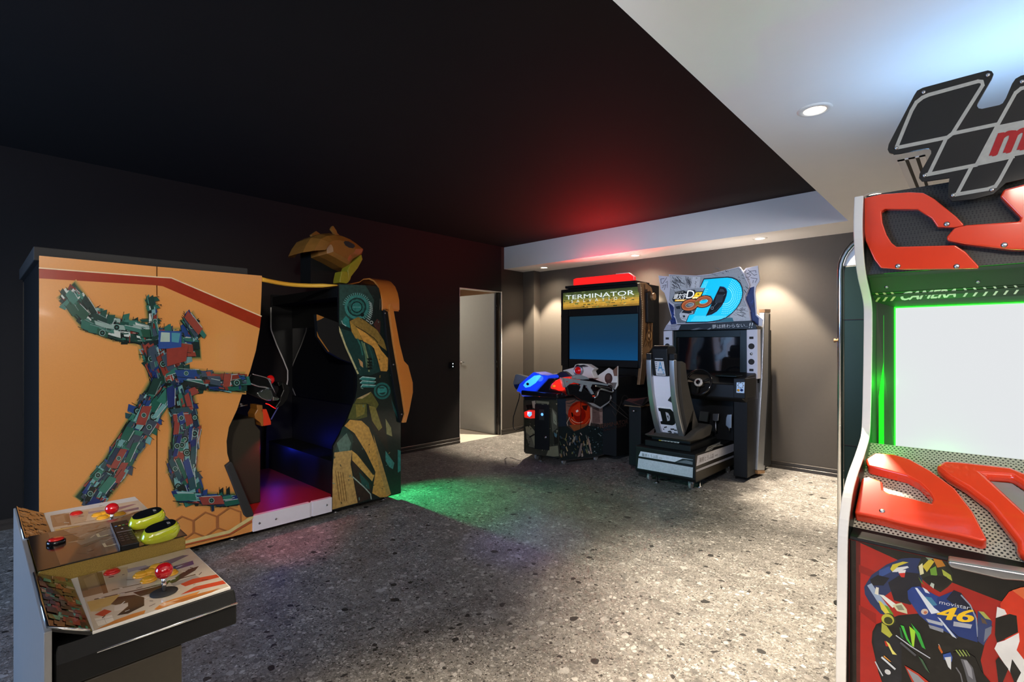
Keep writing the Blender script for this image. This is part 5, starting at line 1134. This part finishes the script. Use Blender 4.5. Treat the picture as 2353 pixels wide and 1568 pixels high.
def speaker_bar(dx):
    m = MB(); m.prism([onY(u, v, HY)+Vector((dx, 0, 0)) for u, v in ((1715.3, 758), (1740.5, 756), (1741, 871.5), (1716, 868.3))], (0, .10, 0)); b = plabel(m.build('speaker_bar', 'lilac_white', dr, bevel=.005), 'white speaker bar')
    for y, r in ((1198, .030), (1405, .030)):
        p = onY(*i4(1665, y), HY)+Vector((dx, 0, 0)); m = MB(); m.lathe(p, (0, -1, 0), [(r, -.002), (r, .0015), (r*.8, .002), (0, .0005)], 24); m.build('speaker_hole', 'rubber', b)
    p = onY(*i4(1665, 1300), HY)+Vector((dx, 0, 0)); m = MB(); m.lathe(p, (0, -1, 0), [(.014, 0), (.014, .002), (0, .003)], 18); m.build('cap', 'silver', b)
    for y in (1085, 1515):
        p = onY(*i4(1665, y), HY)+Vector((dx, 0, 0)); m = MB(); m.box(p.x-.02, p.x+.02, p.y-.0015, p.y+.001, p.z-.012, p.z+.012); m.build('slot', 'rubber', b)
speaker_bar(0); speaker_bar(onY(1534.5, 790, HY).x-onY(1728, 790, HY).x)
# legend bar and header sign
m = MB(); m.prism([onY(*ih(*q), HY-.03) for q in ((580, 1330), (2050, 1240), (2160, 1360), (2165, 1415), (225, 1446), (280, 1330))], (0, .16, 0)); lg = m.build('legend_bar', 'black_plastic', dr, bevel=.003)
A = Art(lambda x, y: onY(*ih(x, y), HY-.03), (0, -1, 0), .00004, .0006)
A.poly('101416', [(285, 1335), (2048, 1248), (2155, 1362), (2155, 1410), (230, 1440)]).poly('B4B4C4', [(285, 1332), (580, 1334), (532, 1438), (228, 1443)])
for i in range(3): A.line('5A5A64', [(375, 1352+i*12), (500-i*20, 1355+i*12)], 3)
A.line('5A5A64', [(375, 1412), (490, 1414)], 8)
A.poly('6A7078', [(780, 1436), (900, 1400), (1000, 1385), (940, 1410), (1060, 1405), (880, 1436)]).poly('8A9098', [(1120, 1430), (1190, 1390), (1225, 1395), (1180, 1428)])
A.text('E4E8E8', '夢は終わらない‥', (1232, 1325), (1965, 1292), (1236, 1408)); A.text('E4E8E8', '!!', (1995, 1288), (2085, 1284), (1998, 1396), .2)
A.build('printed_legend', 'print', lg)
SGN = [(330, 278), (900, 304), (1200, 268), (1802, 118), (1895, 250), (2012, 500), (1995, 560), (1915, 730), (1912, 800), (2012, 1040), (2005, 1070), (2032, 1272), (495, 1318), (465, 1180), (432, 1150), (470, 1085), (440, 920), (318, 820), (345, 500)]
m = MB(); m.prism([onY(*ih(*q), HY-.01) for q in SGN], (0, .04, 0)); sg = plabel(m.build('header_sign', 'lilac_white', dr, bevel=.003), 'comic print sign with a large cyan letter D')
cxs, cys = 1180, 760
ins = [(cxs+(x-cxs)*.968, cys+(y-cys)*.955) for x, y in SGN]
A = Art(lambda x, y: onY(*ih(x, y), HY-.01), (0, -1, 0), .00003, .0007)
A.poly('B6BBC0', ins).line('30343A', ins+[ins[0]], 5)
rnd = random.Random(21)
A.poly('CED2D6', [(360, 310), (800, 320), (990, 330), (960, 560), (700, 600), (460, 620), (355, 560)])
for i in range(40):     # brush strokes and speed lines of the printed comic panels
    x, y = rnd.uniform(370, 560), rnd.uniform(315, 560); A.line(rnd.choice(['1A1C20', '3A3E44', '24262A', '5A5E64']), [(x, y), (x+rnd.uniform(20, 120), y+rnd.uniform(20, 110))], rnd.uniform(3, 11))
for i in range(26):
    x, y = rnd.uniform(640, 780), rnd.uniform(320, 470); A.line(rnd.choice(['1A1C20', '3A3E44', '5A5E64']), [(x, y), (x+rnd.uniform(-10, 50), y+rnd.uniform(40, 150))], rnd.uniform(3, 9))
A.poly('E0E4E8', [(830, 330), (985, 332), (975, 560), (800, 560)]); A.line('24262A', [(905, 345), (925, 360), (900, 372)], 7); A.line('24262A', [(885, 420), (905, 440), (880, 470), (900, 490)], 7); A.line('24262A', [(890, 515), (880, 570)], 6)
for i in range(60):
    x, y = rnd.uniform(1250, 1960), rnd.uniform(170, 620); x0, y0 = 1680, 330; A.line(rnd.choice(['1A1E24', '4A5058', '2A2E34', 'C8CCD0']), [(x, y), (x+(x-x0)*.22, y+(y-y0)*.22)], rnd.uniform(3, 12))
A.poly('7A8088', [(450, 900), (640, 880), (880, 1000), (870, 1110), (770, 1130), (700, 1280), (520, 1280), (470, 1150)])
A.poly('E4E8EC', [(560, 1100), (640, 1010), (820, 1000), (840, 1090), (760, 1110), (720, 1200), (700, 1260), (610, 1230), (570, 1180)]).poly('14181C', [(600, 1075), (650, 1020), (800, 1010), (820, 1080), (760, 1098)]).poly('2A2E34', [(625, 1135), (670, 1130), (680, 1170), (640, 1178)]).line('2A2E34', [(580, 1180), (700, 1215)], 6).poly('14181C', [(480, 950), (570, 930), (580, 1000), (500, 1000)])
A.poly('D4D8DC', [(1700, 960), (1960, 950), (2000, 1060), (2010, 1240), (1640, 1250), (1600, 1120)])
for i in range(30):
    x, y = rnd.uniform(1680, 1900), rnd.uniform(970, 1150); A.line(rnd.choice(['1A1C20', '3A3E44', '5A5E64']), [(x, y), (x+rnd.uniform(20, 90), y+rnd.uniform(-20, 50))], rnd.uniform(4, 10))
A.poly('3A8090', [(1400, 1190), (1660, 1180), (1690, 1260), (1300, 1280)])
def arc(cx, cy, rx, ry, a0, a1, n=14): return [(cx+rx*math.cos(math.radians(a0+(a1-a0)*i/n)), cy+ry*math.sin(math.radians(a0+(a1-a0)*i/n))) for i in range(n+1)]
DO = [(1078, 388), (1380, 362), (1560, 350), (1650, 362), (1740, 400), (1810, 470), (1850, 560), (1865, 660), (1850, 760), (1810, 870), (1740, 980), (1640, 1085), (1530, 1165), (1420, 1212), (1300, 1240), (1150, 1260), (712, 1268), (770, 1125), (868, 1106), (1098, 562), (1000, 556)]
DI = [(1392, 545), (1470, 556), (1515, 590), (1535, 650), (1520, 730), (1480, 840), (1420, 940), (1330, 1040), (1230, 1100), (1118, 1125)]
cxd, cyd = 1380, 800
A.poly('0C1C26', [(cxd+(x-cxd)*1.045, cyd+(y-cyd)*1.055) for x, y in DO])
A.build('printed_graphic', 'print', sg)
mat('cyan_glow', (.0, .35, .5), .3, emit=(.0, .42, .70), estr=1.0)
mat('cyan_dots', (.3, .8, .9), .3, emit=(.45, .95, 1.), estr=1.15)
fD = lambda q, Y: onY(*ih(*q), Y)
m = MB()
bm_pts = DO; m.prism([fD(q, HY-.012) for q in DO], (0, -.012, 0)); dl = plabel(m.build('letter', 'cyan_glow', sg), 'glowing cyan letter D')
m = MB(); m.prism([fD((cxi, cyi), HY-.0242) for cxi, cyi in [(1330+(x-1330)*1.07, 835+(y-835)*1.07) for x, y in DI]], (0, -.001, 0)); m.build('letter_outline', 'navy', dl)
m = MB(); m.prism([fD(q, HY-.0255) for q in DI], (0, -.001, 0)); lc = m.build('letter_counter', 'black_plastic', dl)
A = Art(lambda x, y: onY(*ih(x, y), HY-.0267), (0, -1, 0), .00003, .0004)
A.poly('3A4650', [(1400, 575), (1465, 585), (1500, 640), (1380, 640)]).line('7A8A92', [(1500, 690), (1260, 960)], 10).ring('9AA4AA', (1235, 980), 26, 12).line('5A6A72', [(1180, 1090), (1320, 1020), (1420, 910)], 5).poly('26323A', [(1330, 700), (1480, 700), (1440, 860), (1290, 880)])
A.build('printed_graphic', 'print', lc)
dots = MB(); rr = 0
def dot(x, y, s=5.5):
    if inside((x, y), DO) and not inside((x, y), [(1330+(a-1330)*1.1, 835+(b-835)*1.1) for a, b in DI]):
        P_ = [fD((x+s*math.cos(a), y+s*math.sin(a)), HY-.0243) for a in [math.pi/3*i for i in range(6)]]
        dots.face(P_ if (P_[1]-P_[0]).cross(P_[2]-P_[0]).y < 0 else P_[::-1])
for k in range(6):
    for i in range(26):
        a = math.radians(-62+i*6.4); R_ = 190+k*44; dot(1490+R_*math.cos(a)*.86, 720+R_*math.sin(a)*.92, 6.2)
for k in range(5):
    for i in range(30): dot(800+i*26+k*20, 1245-k*24, 5)
for k in range(10):
    for i in range(4): dot(1060+i*28-k*8, 420+k*19, 4.6)
for k in range(14):
    for i in range(3): dot(1100+i*22-k*22, 590+k*40, 4.6)
dots.build('led_dot_print', 'cyan_dots', dl)
A = Art(lambda x, y: onY(*ih(x, y), HY-.028), (0, -1, 0), .00003, .0004)
A.poly('16181A', [(470, 640), (640, 612), (700, 640), (730, 600), (870, 600), (890, 640), (1045, 630), (1010, 720), (1220, 725), (1200, 790), (960, 830), (800, 850), (430, 850), (405, 800)])
A.text('EEF0F0', '頭文字', (455, 680), (705, 672), (425, 795)); A.text('EEF0F0', 'D', (725, 612), (880, 608), (690, 778)); A.text('D8DCDC', 'イニシャル', (478, 638), (640, 632), (470, 664))
A.poly('E8C020', [(900, 655), (1035, 645), (990, 735), (850, 742)]).poly('E8A818', [(830, 745), (985, 738), (940, 830), (790, 842)]).poly('FFF0B0', [(840, 752), (960, 748), (930, 815), (800, 825)]).disc('3A2A10', (945, 690), 22, 13).disc('7A5A10', (885, 790), 26, 18)
A.poly('E0A81C', [(468, 805), (800, 795), (790, 828), (460, 838)]); A.text('F8F0D0', 'ARCADE STAGE', (490, 806), (785, 798), (486, 830)); A.text('E8E8E0', 'INFINITY', (985, 735), (1215, 728), (965, 768))
for cx0 in (770, 1060):
    A.ring('14100C', (cx0, 915 if cx0 < 900 else 845), 82, 92, 1.75, rot=-.25)
for cx0 in (770, 1060):
    A.ring('8A4420', (cx0, 915 if cx0 < 900 else 845), 82, 64, 1.7, rot=-.25).ring('B06030', (cx0, 915 if cx0 < 900 else 845), 96, 14, 1.7, rot=-.25).ring('C8C0A8', (cx0, 915 if cx0 < 900 else 845), 46, 6, 1.9, rot=-.25)
A.poly('6A5A14', [(880, 850), (960, 830), (985, 900), (900, 930)])
A.build('printed_logo', 'print_lit', sg)
# side wings of the header
def wing(pts, blue, marks):
    m = MB(); m.prism([onY(*ih(*q), HY+.04) for q in pts], (0, .015, 0)); w_ = m.build('header_wing', 'lilac_white', dr, bevel=.002)
    A = Art(lambda x, y: onY(*ih(x, y), HY+.04), (0, -1, 0)); A.poly('14286A', blue); 
    for i in range(10):
        q = rnd.choice(blue); x, y = sum(p[0] for p in blue)/len(blue), sum(p[1] for p in blue)/len(blue); A.line(rnd.choice(['1E3A8A', '0E1C4A', '2A4A9A']), [(x+rnd.uniform(-40, 40), y+rnd.uniform(-200, 200)), (x+rnd.uniform(-40, 40), y+rnd.uniform(-200, 200))], 14)
    for mk in marks: A.line('22263A', mk, 9)
    A.build('printed_graphic', 'print', w_)
wing([(115, 303), (330, 320), (400, 560), (400, 840), (470, 950), (490, 1100), (500, 1325), (370, 1342), (290, 1332), (355, 1240), (390, 1190), (300, 850), (240, 665), (160, 585)], [(330, 860), (425, 940), (440, 1060), (430, 1150), (470, 1200), (492, 1312), (382, 1322), (360, 1240), (402, 1180), (345, 960)],
     ([(290, 345), (210, 470), (175, 460), (168, 375), (240, 365)], [(200, 520), (275, 495), (240, 600)], [(310, 420), (270, 450)], [(190, 560), (240, 530)], [(310, 440), (300, 560)]))
wing([(1800, 240), (1875, 215), (1930, 150), (2185, 95), (2222, 410), (2150, 530), (2130, 640), (2165, 1110), (2290, 1215), (2275, 1352), (2170, 1352), (2000, 1240), (1980, 1060), (1880, 760), (1960, 520)], [(2015, 560), (2110, 530), (2105, 680), (2140, 1130), (2205, 1192), (2200, 1342), (2030, 1240), (2010, 1060), (1930, 780), (1990, 640)],
     ([(1940, 190), (1905, 300)], [(1980, 185), (2110, 300), (2165, 280)], [(2010, 215), (2140, 200), (2145, 245)], [(1950, 260), (2040, 290), (1990, 340)], [(2040, 350), (2170, 370), (2130, 450)], [(2090, 400), (2080, 460)], [(1960, 360), (2010, 390)]))
# side light column with its brackets and comic strip
XC = dx1+.014
m = MB(); m.prism([onX(u, v, XC) for u, v in ((1757.5, 718), (1770.5, 718), (1768.5, 880), (1757.5, 1082), (1741, 1082), (1752, 880))], (-.055, 0, 0)); colm = m.build('side_column', 'silver', dr, bevel=.010, seg=3)
m = MB(); m.prism([onX(u, v, XC+.001) for u, v in ((1767.5, 722), (1769.8, 722), (1767.6, 880), (1757, 1070), (1755.2, 1070), (1765.4, 880))], (.002, 0, 0)); m.build('column_stripe', 'black_plastic', colm)
m = MB(); m.prism([onX(u, v, XC) for u, v in ((1741, 1082), (1757.5, 1082), (1757.2, 1088), (1741.5, 1090))], (-.055, 0, 0)); m.prism([onX(u, v, XC) for u, v in ((1757.5, 711), (1770.5, 711), (1770.5, 718), (1757.5, 718))], (-.055, 0, 0)); plabel(m.build('end_cap', 'bronze', colm), 'dark end caps')
m = MB(); m.box(dx1-.02, XC-.02, 5.70, 5.80, onX(1750, 757, -1.7).z-.02, onX(1750, 757, -1.7).z+.01); m.box(dx1-.02, XC-.04, 5.62, 5.80, .06, 1.40); m.build('column_bracket', 'black_satin', colm)
m = MB(); cp = [onX(*i5(*q), -1.695) for q in ((1245, 652), (1332, 650), (1322, 960), (1308, 1282), (1226, 1255), (1236, 900))]; m.prism(cp, (-.01, 0, 0)); cpn = m.build('comic_strip_panel', 'lilac_white', dr)
A = Art(lambda x, y: onX(*i5(x, y), -1.695), (1, 0, 0)); 
for i in range(34):
    x, y = rnd.uniform(1240, 1300), rnd.uniform(670, 1240); A.line(rnd.choice(['16181E', '3A3C46', '5A5C68', 'E0E0EA']), [(x, y), (min(x+rnd.uniform(5, 40), 1312), y+rnd.uniform(-20, 60))], rnd.uniform(3, 11))
A.poly('1A1C22', [(1255, 1130), (1290, 1170), (1306, 1200), (1304, 1280), (1270, 1180)]); A.build('printed_graphic', 'print', cpn)
# dashboard, wheel, coin plate, pedals
m = MB(); xw0, xw1 = -2.62, dx1-.01
m.prism([(xw0, y, z) for y, z in ((5.40, 1.06), (5.12, 1.03), (4.98, .96), (4.98, .82), (5.10, .78), (5.44, .78))], (xw1-xw0, 0, 0)); ds = m.build('dashboard', 'black_plastic', dr, bevel=.015, seg=3)
m = MB(); m.box(onY(1640, 850, 5.0).x, onY(1690, 850, 5.0).x, 5.03, 5.2, 1.028, 1.04); m.build('dash_strip', 'dark_green', ds, bevel=.003)
wc = onY(1605, 879, 4.90); tilt = Vector((0, -.94, .34)); ux = Vector((1, 0, 0)); uz = ux.cross(tilt).normalized()*-1
R_ = .125
ringp = [wc+ux*R_*math.cos(a)+uz*R_*math.sin(a) for a in [2*math.pi*i/36 for i in range(36)]]
m = MB(); m.tube(ringp, .0125, 10, closed=True); sw_ = m.build('steering_wheel', 'black_gloss', dr)
for a in (90, 200, 340):
    a = math.radians(-a); m = MB(); m.tube([wc+tilt*-.012, wc+(ux*math.cos(a)+uz*math.sin(a))*R_*.98], [.016, .011], 8); m.build('spoke', 'black_satin', sw_)
m = MB(); m.lathe(wc, tilt, [(.042, -.012), (.042, .006), (.036, .012), (.020, .012), (.018, .009), (0, .009)], 28); h = plabel(m.build('hub', 'white_plastic', sw_), 'white hub')
m = MB(); m.lathe(wc, tilt, [(.022, .0125), (.022, .015), (.008, .017), (0, .017)], 20); m.build('hub_badge', 'black_gloss', h)
for a in (45, 165, 285):
    a = math.radians(a); m = MB(); m.lathe(wc+(ux*math.cos(a)+uz*math.sin(a))*.031, tilt, [(.0035, .010), (.0035, .014), (0, .014)], 10); m.build('bolt', 'black_gloss', h)
m = MB(); m.tube([wc-tilt*.01, wc-tilt*.14], .03, 14); m.build('steering_column', 'black_plastic', sw_)
q = [onY(*i5(*p), 4.97) for p in ((1098, 430), (1182, 428), (1178, 542), (1095, 538))]
m = MB(); m.prism(q, (0, .02, 0)); pl_ = m.build('control_plate', 'silver', ds, bevel=.003)
for p, c, r in (((1118, 510), 'yellow_button', .012), ((1152, 510), 'navy', .013)):
    m = MB(); m.lathe(onY(*i5(*p), 4.97), (0, -1, 0), [(r, -.002), (r, .004), (0, .006)], 16); m.build('button', c, pl_)
m = MB(); c_ = onY(*i5(1141, 462), 4.97)
for i in range(8):
    a = math.pi/4*i; m = MB(); pp_ = c_+Vector((math.cos(a)*.024, 0, math.sin(a)*.024)); m.lathe(pp_, (0, -1, 0), [(.006, -.001), (.006, .002), (0, .003)], 10); m.build('button', 'grey_plastic', pl_)
m = MB(); m.box(onY(1685, 900, 4.97).x, dx1+.01, 4.975, 5.3, .83, 1.02); m.build('switch_box', 'black_plastic', ds, bevel=.006)
m = MB(); m.box(-2.45, -1.86, 5.34, 5.46, .35, .80); m.build('pedal_wall', 'black_plastic', dr)
def pedal(pts, bar):
    m = MB(); m.prism([onY(*i5(*p), 5.22) for p in pts], (0, .015, 0)); o = m.build('pedal', 'steel', dr, bevel=.004)
    m = MB(); m.tube([onY(*i5(*p), 5.245) for p in bar], .009, 10); m.build('pedal_arm', 'steel', o)
pedal(((860, 745), (922, 745), (918, 815), (890, 825), (858, 812)), ((890, 800), (893, 900), (895, 925))); pedal(((1005, 752), (1052, 750), (1050, 890), (1020, 893), (988, 860), (992, 790)), ((1025, 870), (1030, 920)))
m = MB(); m.prism([onY(*i5(*p), 5.2) for p in ((735, 722), (818, 730), (805, 828), (722, 815))], (0, .03, 0)); m.build('footrest', 'steel', dr)
# seat base with wording
BX0, BX1, BY0, BY1, BZ0, BZ1 = -2.488, -1.885, 4.455, 5.46, .085, .348
m = MB(); m.prism([(BX0, y, z) for y, z in ((BY0+.02, BZ0), (BY0, BZ0+.03), (BY0, BZ1-.01), (BY0+.012, BZ1), (BY1, BZ1), (BY1, BZ0+.02), (BY1-.05, BZ0))], (BX1-BX0, 0, 0)); bs = m.build('seat_base', 'black_plastic', dr, bevel=.006)
A = Art(lambda x, y: onY(*i5(x, y), BY0), (0, -1, 0), .00004, .0007)
A.poly('D8DAE6', [(140, 1122), (665, 1205), (662, 1258), (120, 1170)]).poly('1A2022', [(480, 1230), (560, 1195), (665, 1207), (662, 1258)]).poly('6A7078', [(500, 1230), (570, 1215), (600, 1212), (660, 1230), (660, 1256)]).poly('C4C6D0', [(118, 1190), (664, 1284), (660, 1388), (108, 1290)])
A.text('26282C', '藤原とうふ店', (153, 1140), (313, 1163), (152, 1172)); A.text('3A3C40', '(自家用)', (322, 1182), (357, 1187), (322, 1194))
for gx_, n in ((150, 5), (260, 6), (420, 6), (540, 7)):
    for k in range(n): A.line('C0C2CE', [(gx_, 1232+gx_*.165-24+k*8), (gx_+70, 1244+gx_*.165-24+k*8)], 2)
A.build('printed_legend', 'print', bs)
A = Art(lambda x, y: onX(*i5(x, y), BX1), (1, 0, 0), .00004, .0007)
A.poly('DADAE2', [(708, 1166), (1108, 1033), (1108, 1108), (696, 1272)]).poly('2E2A24', [(696, 1275), (1108, 1112), (1108, 1142), (696, 1302)]).poly('C0C0C8', [(695, 1307), (1108, 1146), (1108, 1166), (695, 1330)]).poly('3A3428', [(695, 1333), (1108, 1170), (1108, 1235), (695, 1425)])
A.text('2A2826', '藤原とうふ店', (728, 1190), (872, 1140), (726, 1238)); A.text('3A3836', '(自家用)', (882, 1158), (912, 1147), (880, 1178))
A.build('printed_legend', 'print', bs)
A = Art(lambda x, y: onZ(*i5(x, y), BZ1), (0, 0, 1), .00004, .0007)
A.poly('9A9688', [(782, 1130), (810, 1080), (940, 1025), (935, 1048), (970, 1060), (880, 1080), (850, 1110)]).line('1A1A18', [(820, 1090), (920, 1055)], 6).line('2A2A26', [(830, 1105), (900, 1075)], 4).line('D8D4C8', [(800, 1115), (930, 1040)], 4)
A.build('printed_graphic', 'print', bs)
m = MB(); m.box(-2.42, -1.955, 4.52, 5.15, BZ1, .405); st = m.build('seat_slide', 'black_satin', dr, bevel=.006)
m = MB(); m.box(-2.38, -1.985, 4.58, 5.12, .405, .44); m.build('slide_top', 'black_plastic', st, bevel=.006)
A = Art(lambda x, y: onY(*i5(x, y), 4.52), (0, -1, 0)); A.poly('D8D8D0', [(292, 1082), (490, 1108), (488, 1122), (290, 1096)]).poly('D8C040', [(292, 1082), (318, 1085), (316, 1099), (290, 1096)]); 
for i in range(5): A.line('5A5A58', [(330+i*32, 1094+i*4.2), (350+i*32, 1097+i*4.2)], 5)
A.build('caution_label', 'print', st)
A = Art(lambda x, y: onY(*i5(x, y), 4.575), (0, -1, 0)); A.poly('D8D8D0', [(322, 1006), (530, 1030), (518, 1043), (320, 1018)]).poly('D8C040', [(322, 1006), (348, 1009), (346, 1021), (320, 1018)])
for i in range(5): A.line('5A5A58', [(362+i*32, 1017+i*3.8), (382+i*32, 1020+i*3.8)], 5)
A.build('caution_label', 'print', st)
# bucket seat
seat = MB()
xR, xL = -2.06, -2.29
rail_px = [(465, 205), (467, 300), (472, 420), (485, 580), (507, 730), (538, 880), (572, 1005)]
rail = [onX(*i5(*p), xR) for p in rail_px]
def shell_loft(x0, x1, off0, off1, m_, name, par, lo=0, hi=None, bev=.01):
    rr = rail[lo:hi]
    m = MB(); rings = [[Vector((x0, p.y+off0, p.z)), Vector((x1, p.y+off0, p.z)), Vector((x1, p.y+off1, p.z)), Vector((x0, p.y+off1, p.z))] for p in rr]
    m.loft(rings, sm=False); return m.build(name, m_, par, bevel=bev, seg=3)
bkF = [onX(*i5(*p), -2.025) for p in ((560, 222), (592, 240), (600, 330), (612, 420), (640, 560), (672, 690), (720, 850), (712, 900), (690, 940), (640, 985), (600, 1005))]
bkB = [Vector((-2.025, r_.y+.072, r_.z+dz_)) for r_, dz_ in zip(rail[::-1], (0, 0, 0, 0, 0, 0, -.015))]
m = MB(); m.prism(bkF+bkB, (-.30, 0, 0)); sb = plabel(m.build('seat_back', 'fabric_dark', dr, bevel=.02, seg=4), 'dark fabric bucket seat back')
m = MB(); m.prism([onX(*i5(*p), -1.955) for p in ((600, 1008), (650, 985), (712, 925), (760, 895), (830, 850), (862, 856), (862, 880), (842, 965), (760, 1005), (640, 1030))], (-.44, 0, 0)); m.build('seat_cushion', 'fabric_dark', sb, bevel=.025, seg=4)
for x in (xR, xL): plabel(shell_loft(x-.028, x+.028, -.035, .02, 'silver', 'seat_rail', sb), 'curved silver rail')
for x in (xR, xL):
    p = rail[0]; m = MB(); m.box(x-.026, x+.026, p.y-.028, p.y+.03, p.z, p.z+.055); m.build('rail_cap', 'black_plastic', sb, bevel=.006)
pn = shell_loft(xL+.02, xR-.02, .0, .06, 'lilac_white', 'back_panel', sb, 1, None, .004)
# lettering D and comic print on the back panel: follow the rail's curve
yc = lambda z: next((a.y+(b.y-a.y)*(a.z-z)/(a.z-b.z) for a, b in zip(rail, rail[1:]) if b.z <= z <= a.z), rail[-1].y)
def fb(s, t):
    z = rail[1].z+(rail[-1].z-rail[1].z)*t; return Vector((xL+.022+(xR-xL-.044)*s, yc(z), z))
A = Art(fb, (0, -1, .25), .00004, .0035)
A.poly('0C0D0F', [(.12, .56), (.78, .56), (.92, .60), (.97, .66), (.95, .73), (.85, .78), (.70, .80), (.08, .80), (.08, .76), (.2, .75), (.2, .61), (.12, .60)]).poly('B4B6BE', [(.48, .61), (.62, .62), (.68, .67), (.62, .73), (.48, .745)]).poly('1A1C20', [(.52, .66), (.60, .66), (.56, .72)])
A.line('F0F0F4', [(.06, .545), (.80, .545), (.96, .59)], .02)
for i in range(22):
    s, t = rnd.uniform(.1, .9), rnd.uniform(.84, .98); A.line(rnd.choice(['14161A', '3A3E44', 'D8DAE0', '5A5E66']), [(s, t), (min(.98, s+rnd.uniform(.05, .2)), t+rnd.uniform(-.02, .02))], .018)
for i in range(8): A.line('2A2C30', [(.72+i*.03, .44+i*.004), (.90+i*.01, .38+i*.01)], .012)
A.build('printed_graphic', 'print', pn)
hp = [onX(*i5(*p), -2.07) for p in ((268, 100),)]
hr = MB(); zt1, zb1 = 1.335, 1.05; yh = rail[0].y
hr.prism([(xL+.035, y, z) for y, z in ((yh-.04, zt1-.03), (yh-.01, zt1), (yh+.10, zt1), (yh+.14, zt1-.03), (yh+.15, zb1+.02), (yc(zb1)+.12, zb1), (yc(zb1)-.03, zb1))], (xR-xL-.07, 0, 0)); hd_ = m and hr.build('headrest', 'black_plastic', sb, bevel=.022, seg=4)
yk0, yk1 = yh-.04, yc(zb1)-.03
fh2 = lambda s, t: Vector((xL+.05+(xR-xL-.10)*s, yk0+(yk1-yk0)*t-.001, zt1-.03+(zb1-zt1+.03)*t))
A = Art(fh2, (0, -1, .2), .00005, .0025)
A.line('A8AAB0', [(.14, .37), (.74, .37)], .03).poly('C4C8D0', [(.10, .46), (.80, .46), (.92, .98), (.20, .98)])
A.text('2A84B8', 'A', (.34, .48), (.72, .48), (.34, .82)); A.text('3A8AB8', '2', (.66, .74), (.84, .74), (.68, .90))
for i in range(4): A.line('4A4E54', [(.16, .52+i*.07), (.28, .52+i*.07)], .022)
A.line('5A5E64', [(.28, .93), (.84, .93)], .03); A.build('sticker', 'print', hd_)
# small side shelf with flyers
p = onX(*i5(170, 740), -2.56)
m = MB(); m.box(-2.70, -2.56, p.y-.06, p.y+.25, .08, .70); sc_ = m.build('side_console', 'black_satin', dr, bevel=.006)
m = MB(); m.box(-2.73, -2.54, p.y-.10, p.y+.2, .70, .708); m.build('shelf', 'bronze', sc_)
m = MB(); m.prism([(-2.73, p.y-.13, .716), (-2.51, p.y-.13, .716), (-2.51, p.y+.16, .76), (-2.51, p.y+.16, .80), (-2.73, p.y-.1, .76)], (0, .01, 0)); m.prism([(-2.72, p.y-.12, .72), (-2.52, p.y-.12, .72), (-2.52, p.y-.04, .79), (-2.72, p.y-.04, .77)], (0, .05, 0)); m.build('flyer_holder', 'black_plastic', sc_)
m = MB(); m.lathe((-2.62, p.y-.10, .655), (0, -1, 0), [(.012, 0), (.012, .006), (0, .007)], 14); m.build('lock', 'steel', sc_)
for x, y in ((-2.40, 4.58), (-1.97, 4.56), (-1.93, 5.38), (-2.42, 5.38), (-2.6, 5.7), (-1.75, 5.7)): caster(x, y, dr, .036)
for x, y in ((-2.30, 4.53), (-1.93, 4.66)):
    m = MB(); m.lathe((x, y, 0), (0, 0, 1), [(.026, 0), (.026, .008), (.009, .012), (.009, .09)], 14); m.build('levelling_foot', 'steel', dr)

# lamps added on the two machines' roofs to brighten the white border's underside
area((-3.5, 5.56, 2.19), (-3.5, 5.50, 3.), .9, .12, .8, (1., .86, .74))
area((-2.19, 5.56, 1.78), (-2.19, 5.50, 3.), .8, .12, 3., (1., .88, .78))
# ================================================================== camera and view
c = bpy.data.cameras.new('camera'); co = bpy.data.objects.new('camera', c); COL.objects.link(co)
co.location = CAM
co.rotation_euler = (math.pi/2, 0, math.atan2(-WX, WY))
c.sensor_width = 36; c.lens = F/2353*36
c.shift_y = (CY-784)/2353
c.clip_start = .05
SC.camera = co
w = bpy.data.worlds.new('world'); SC.world = w; w.use_nodes = True
w.node_tree.nodes['Background'].inputs[0].default_value = (.35, .5, .8, 1); w.node_tree.nodes['Background'].inputs[1].default_value = .05
vs = SC.view_settings; vs.view_transform = 'Standard'; vs.look = 'None'; vs.exposure = 0; vs.gamma = 1; vs.use_curve_mapping = False
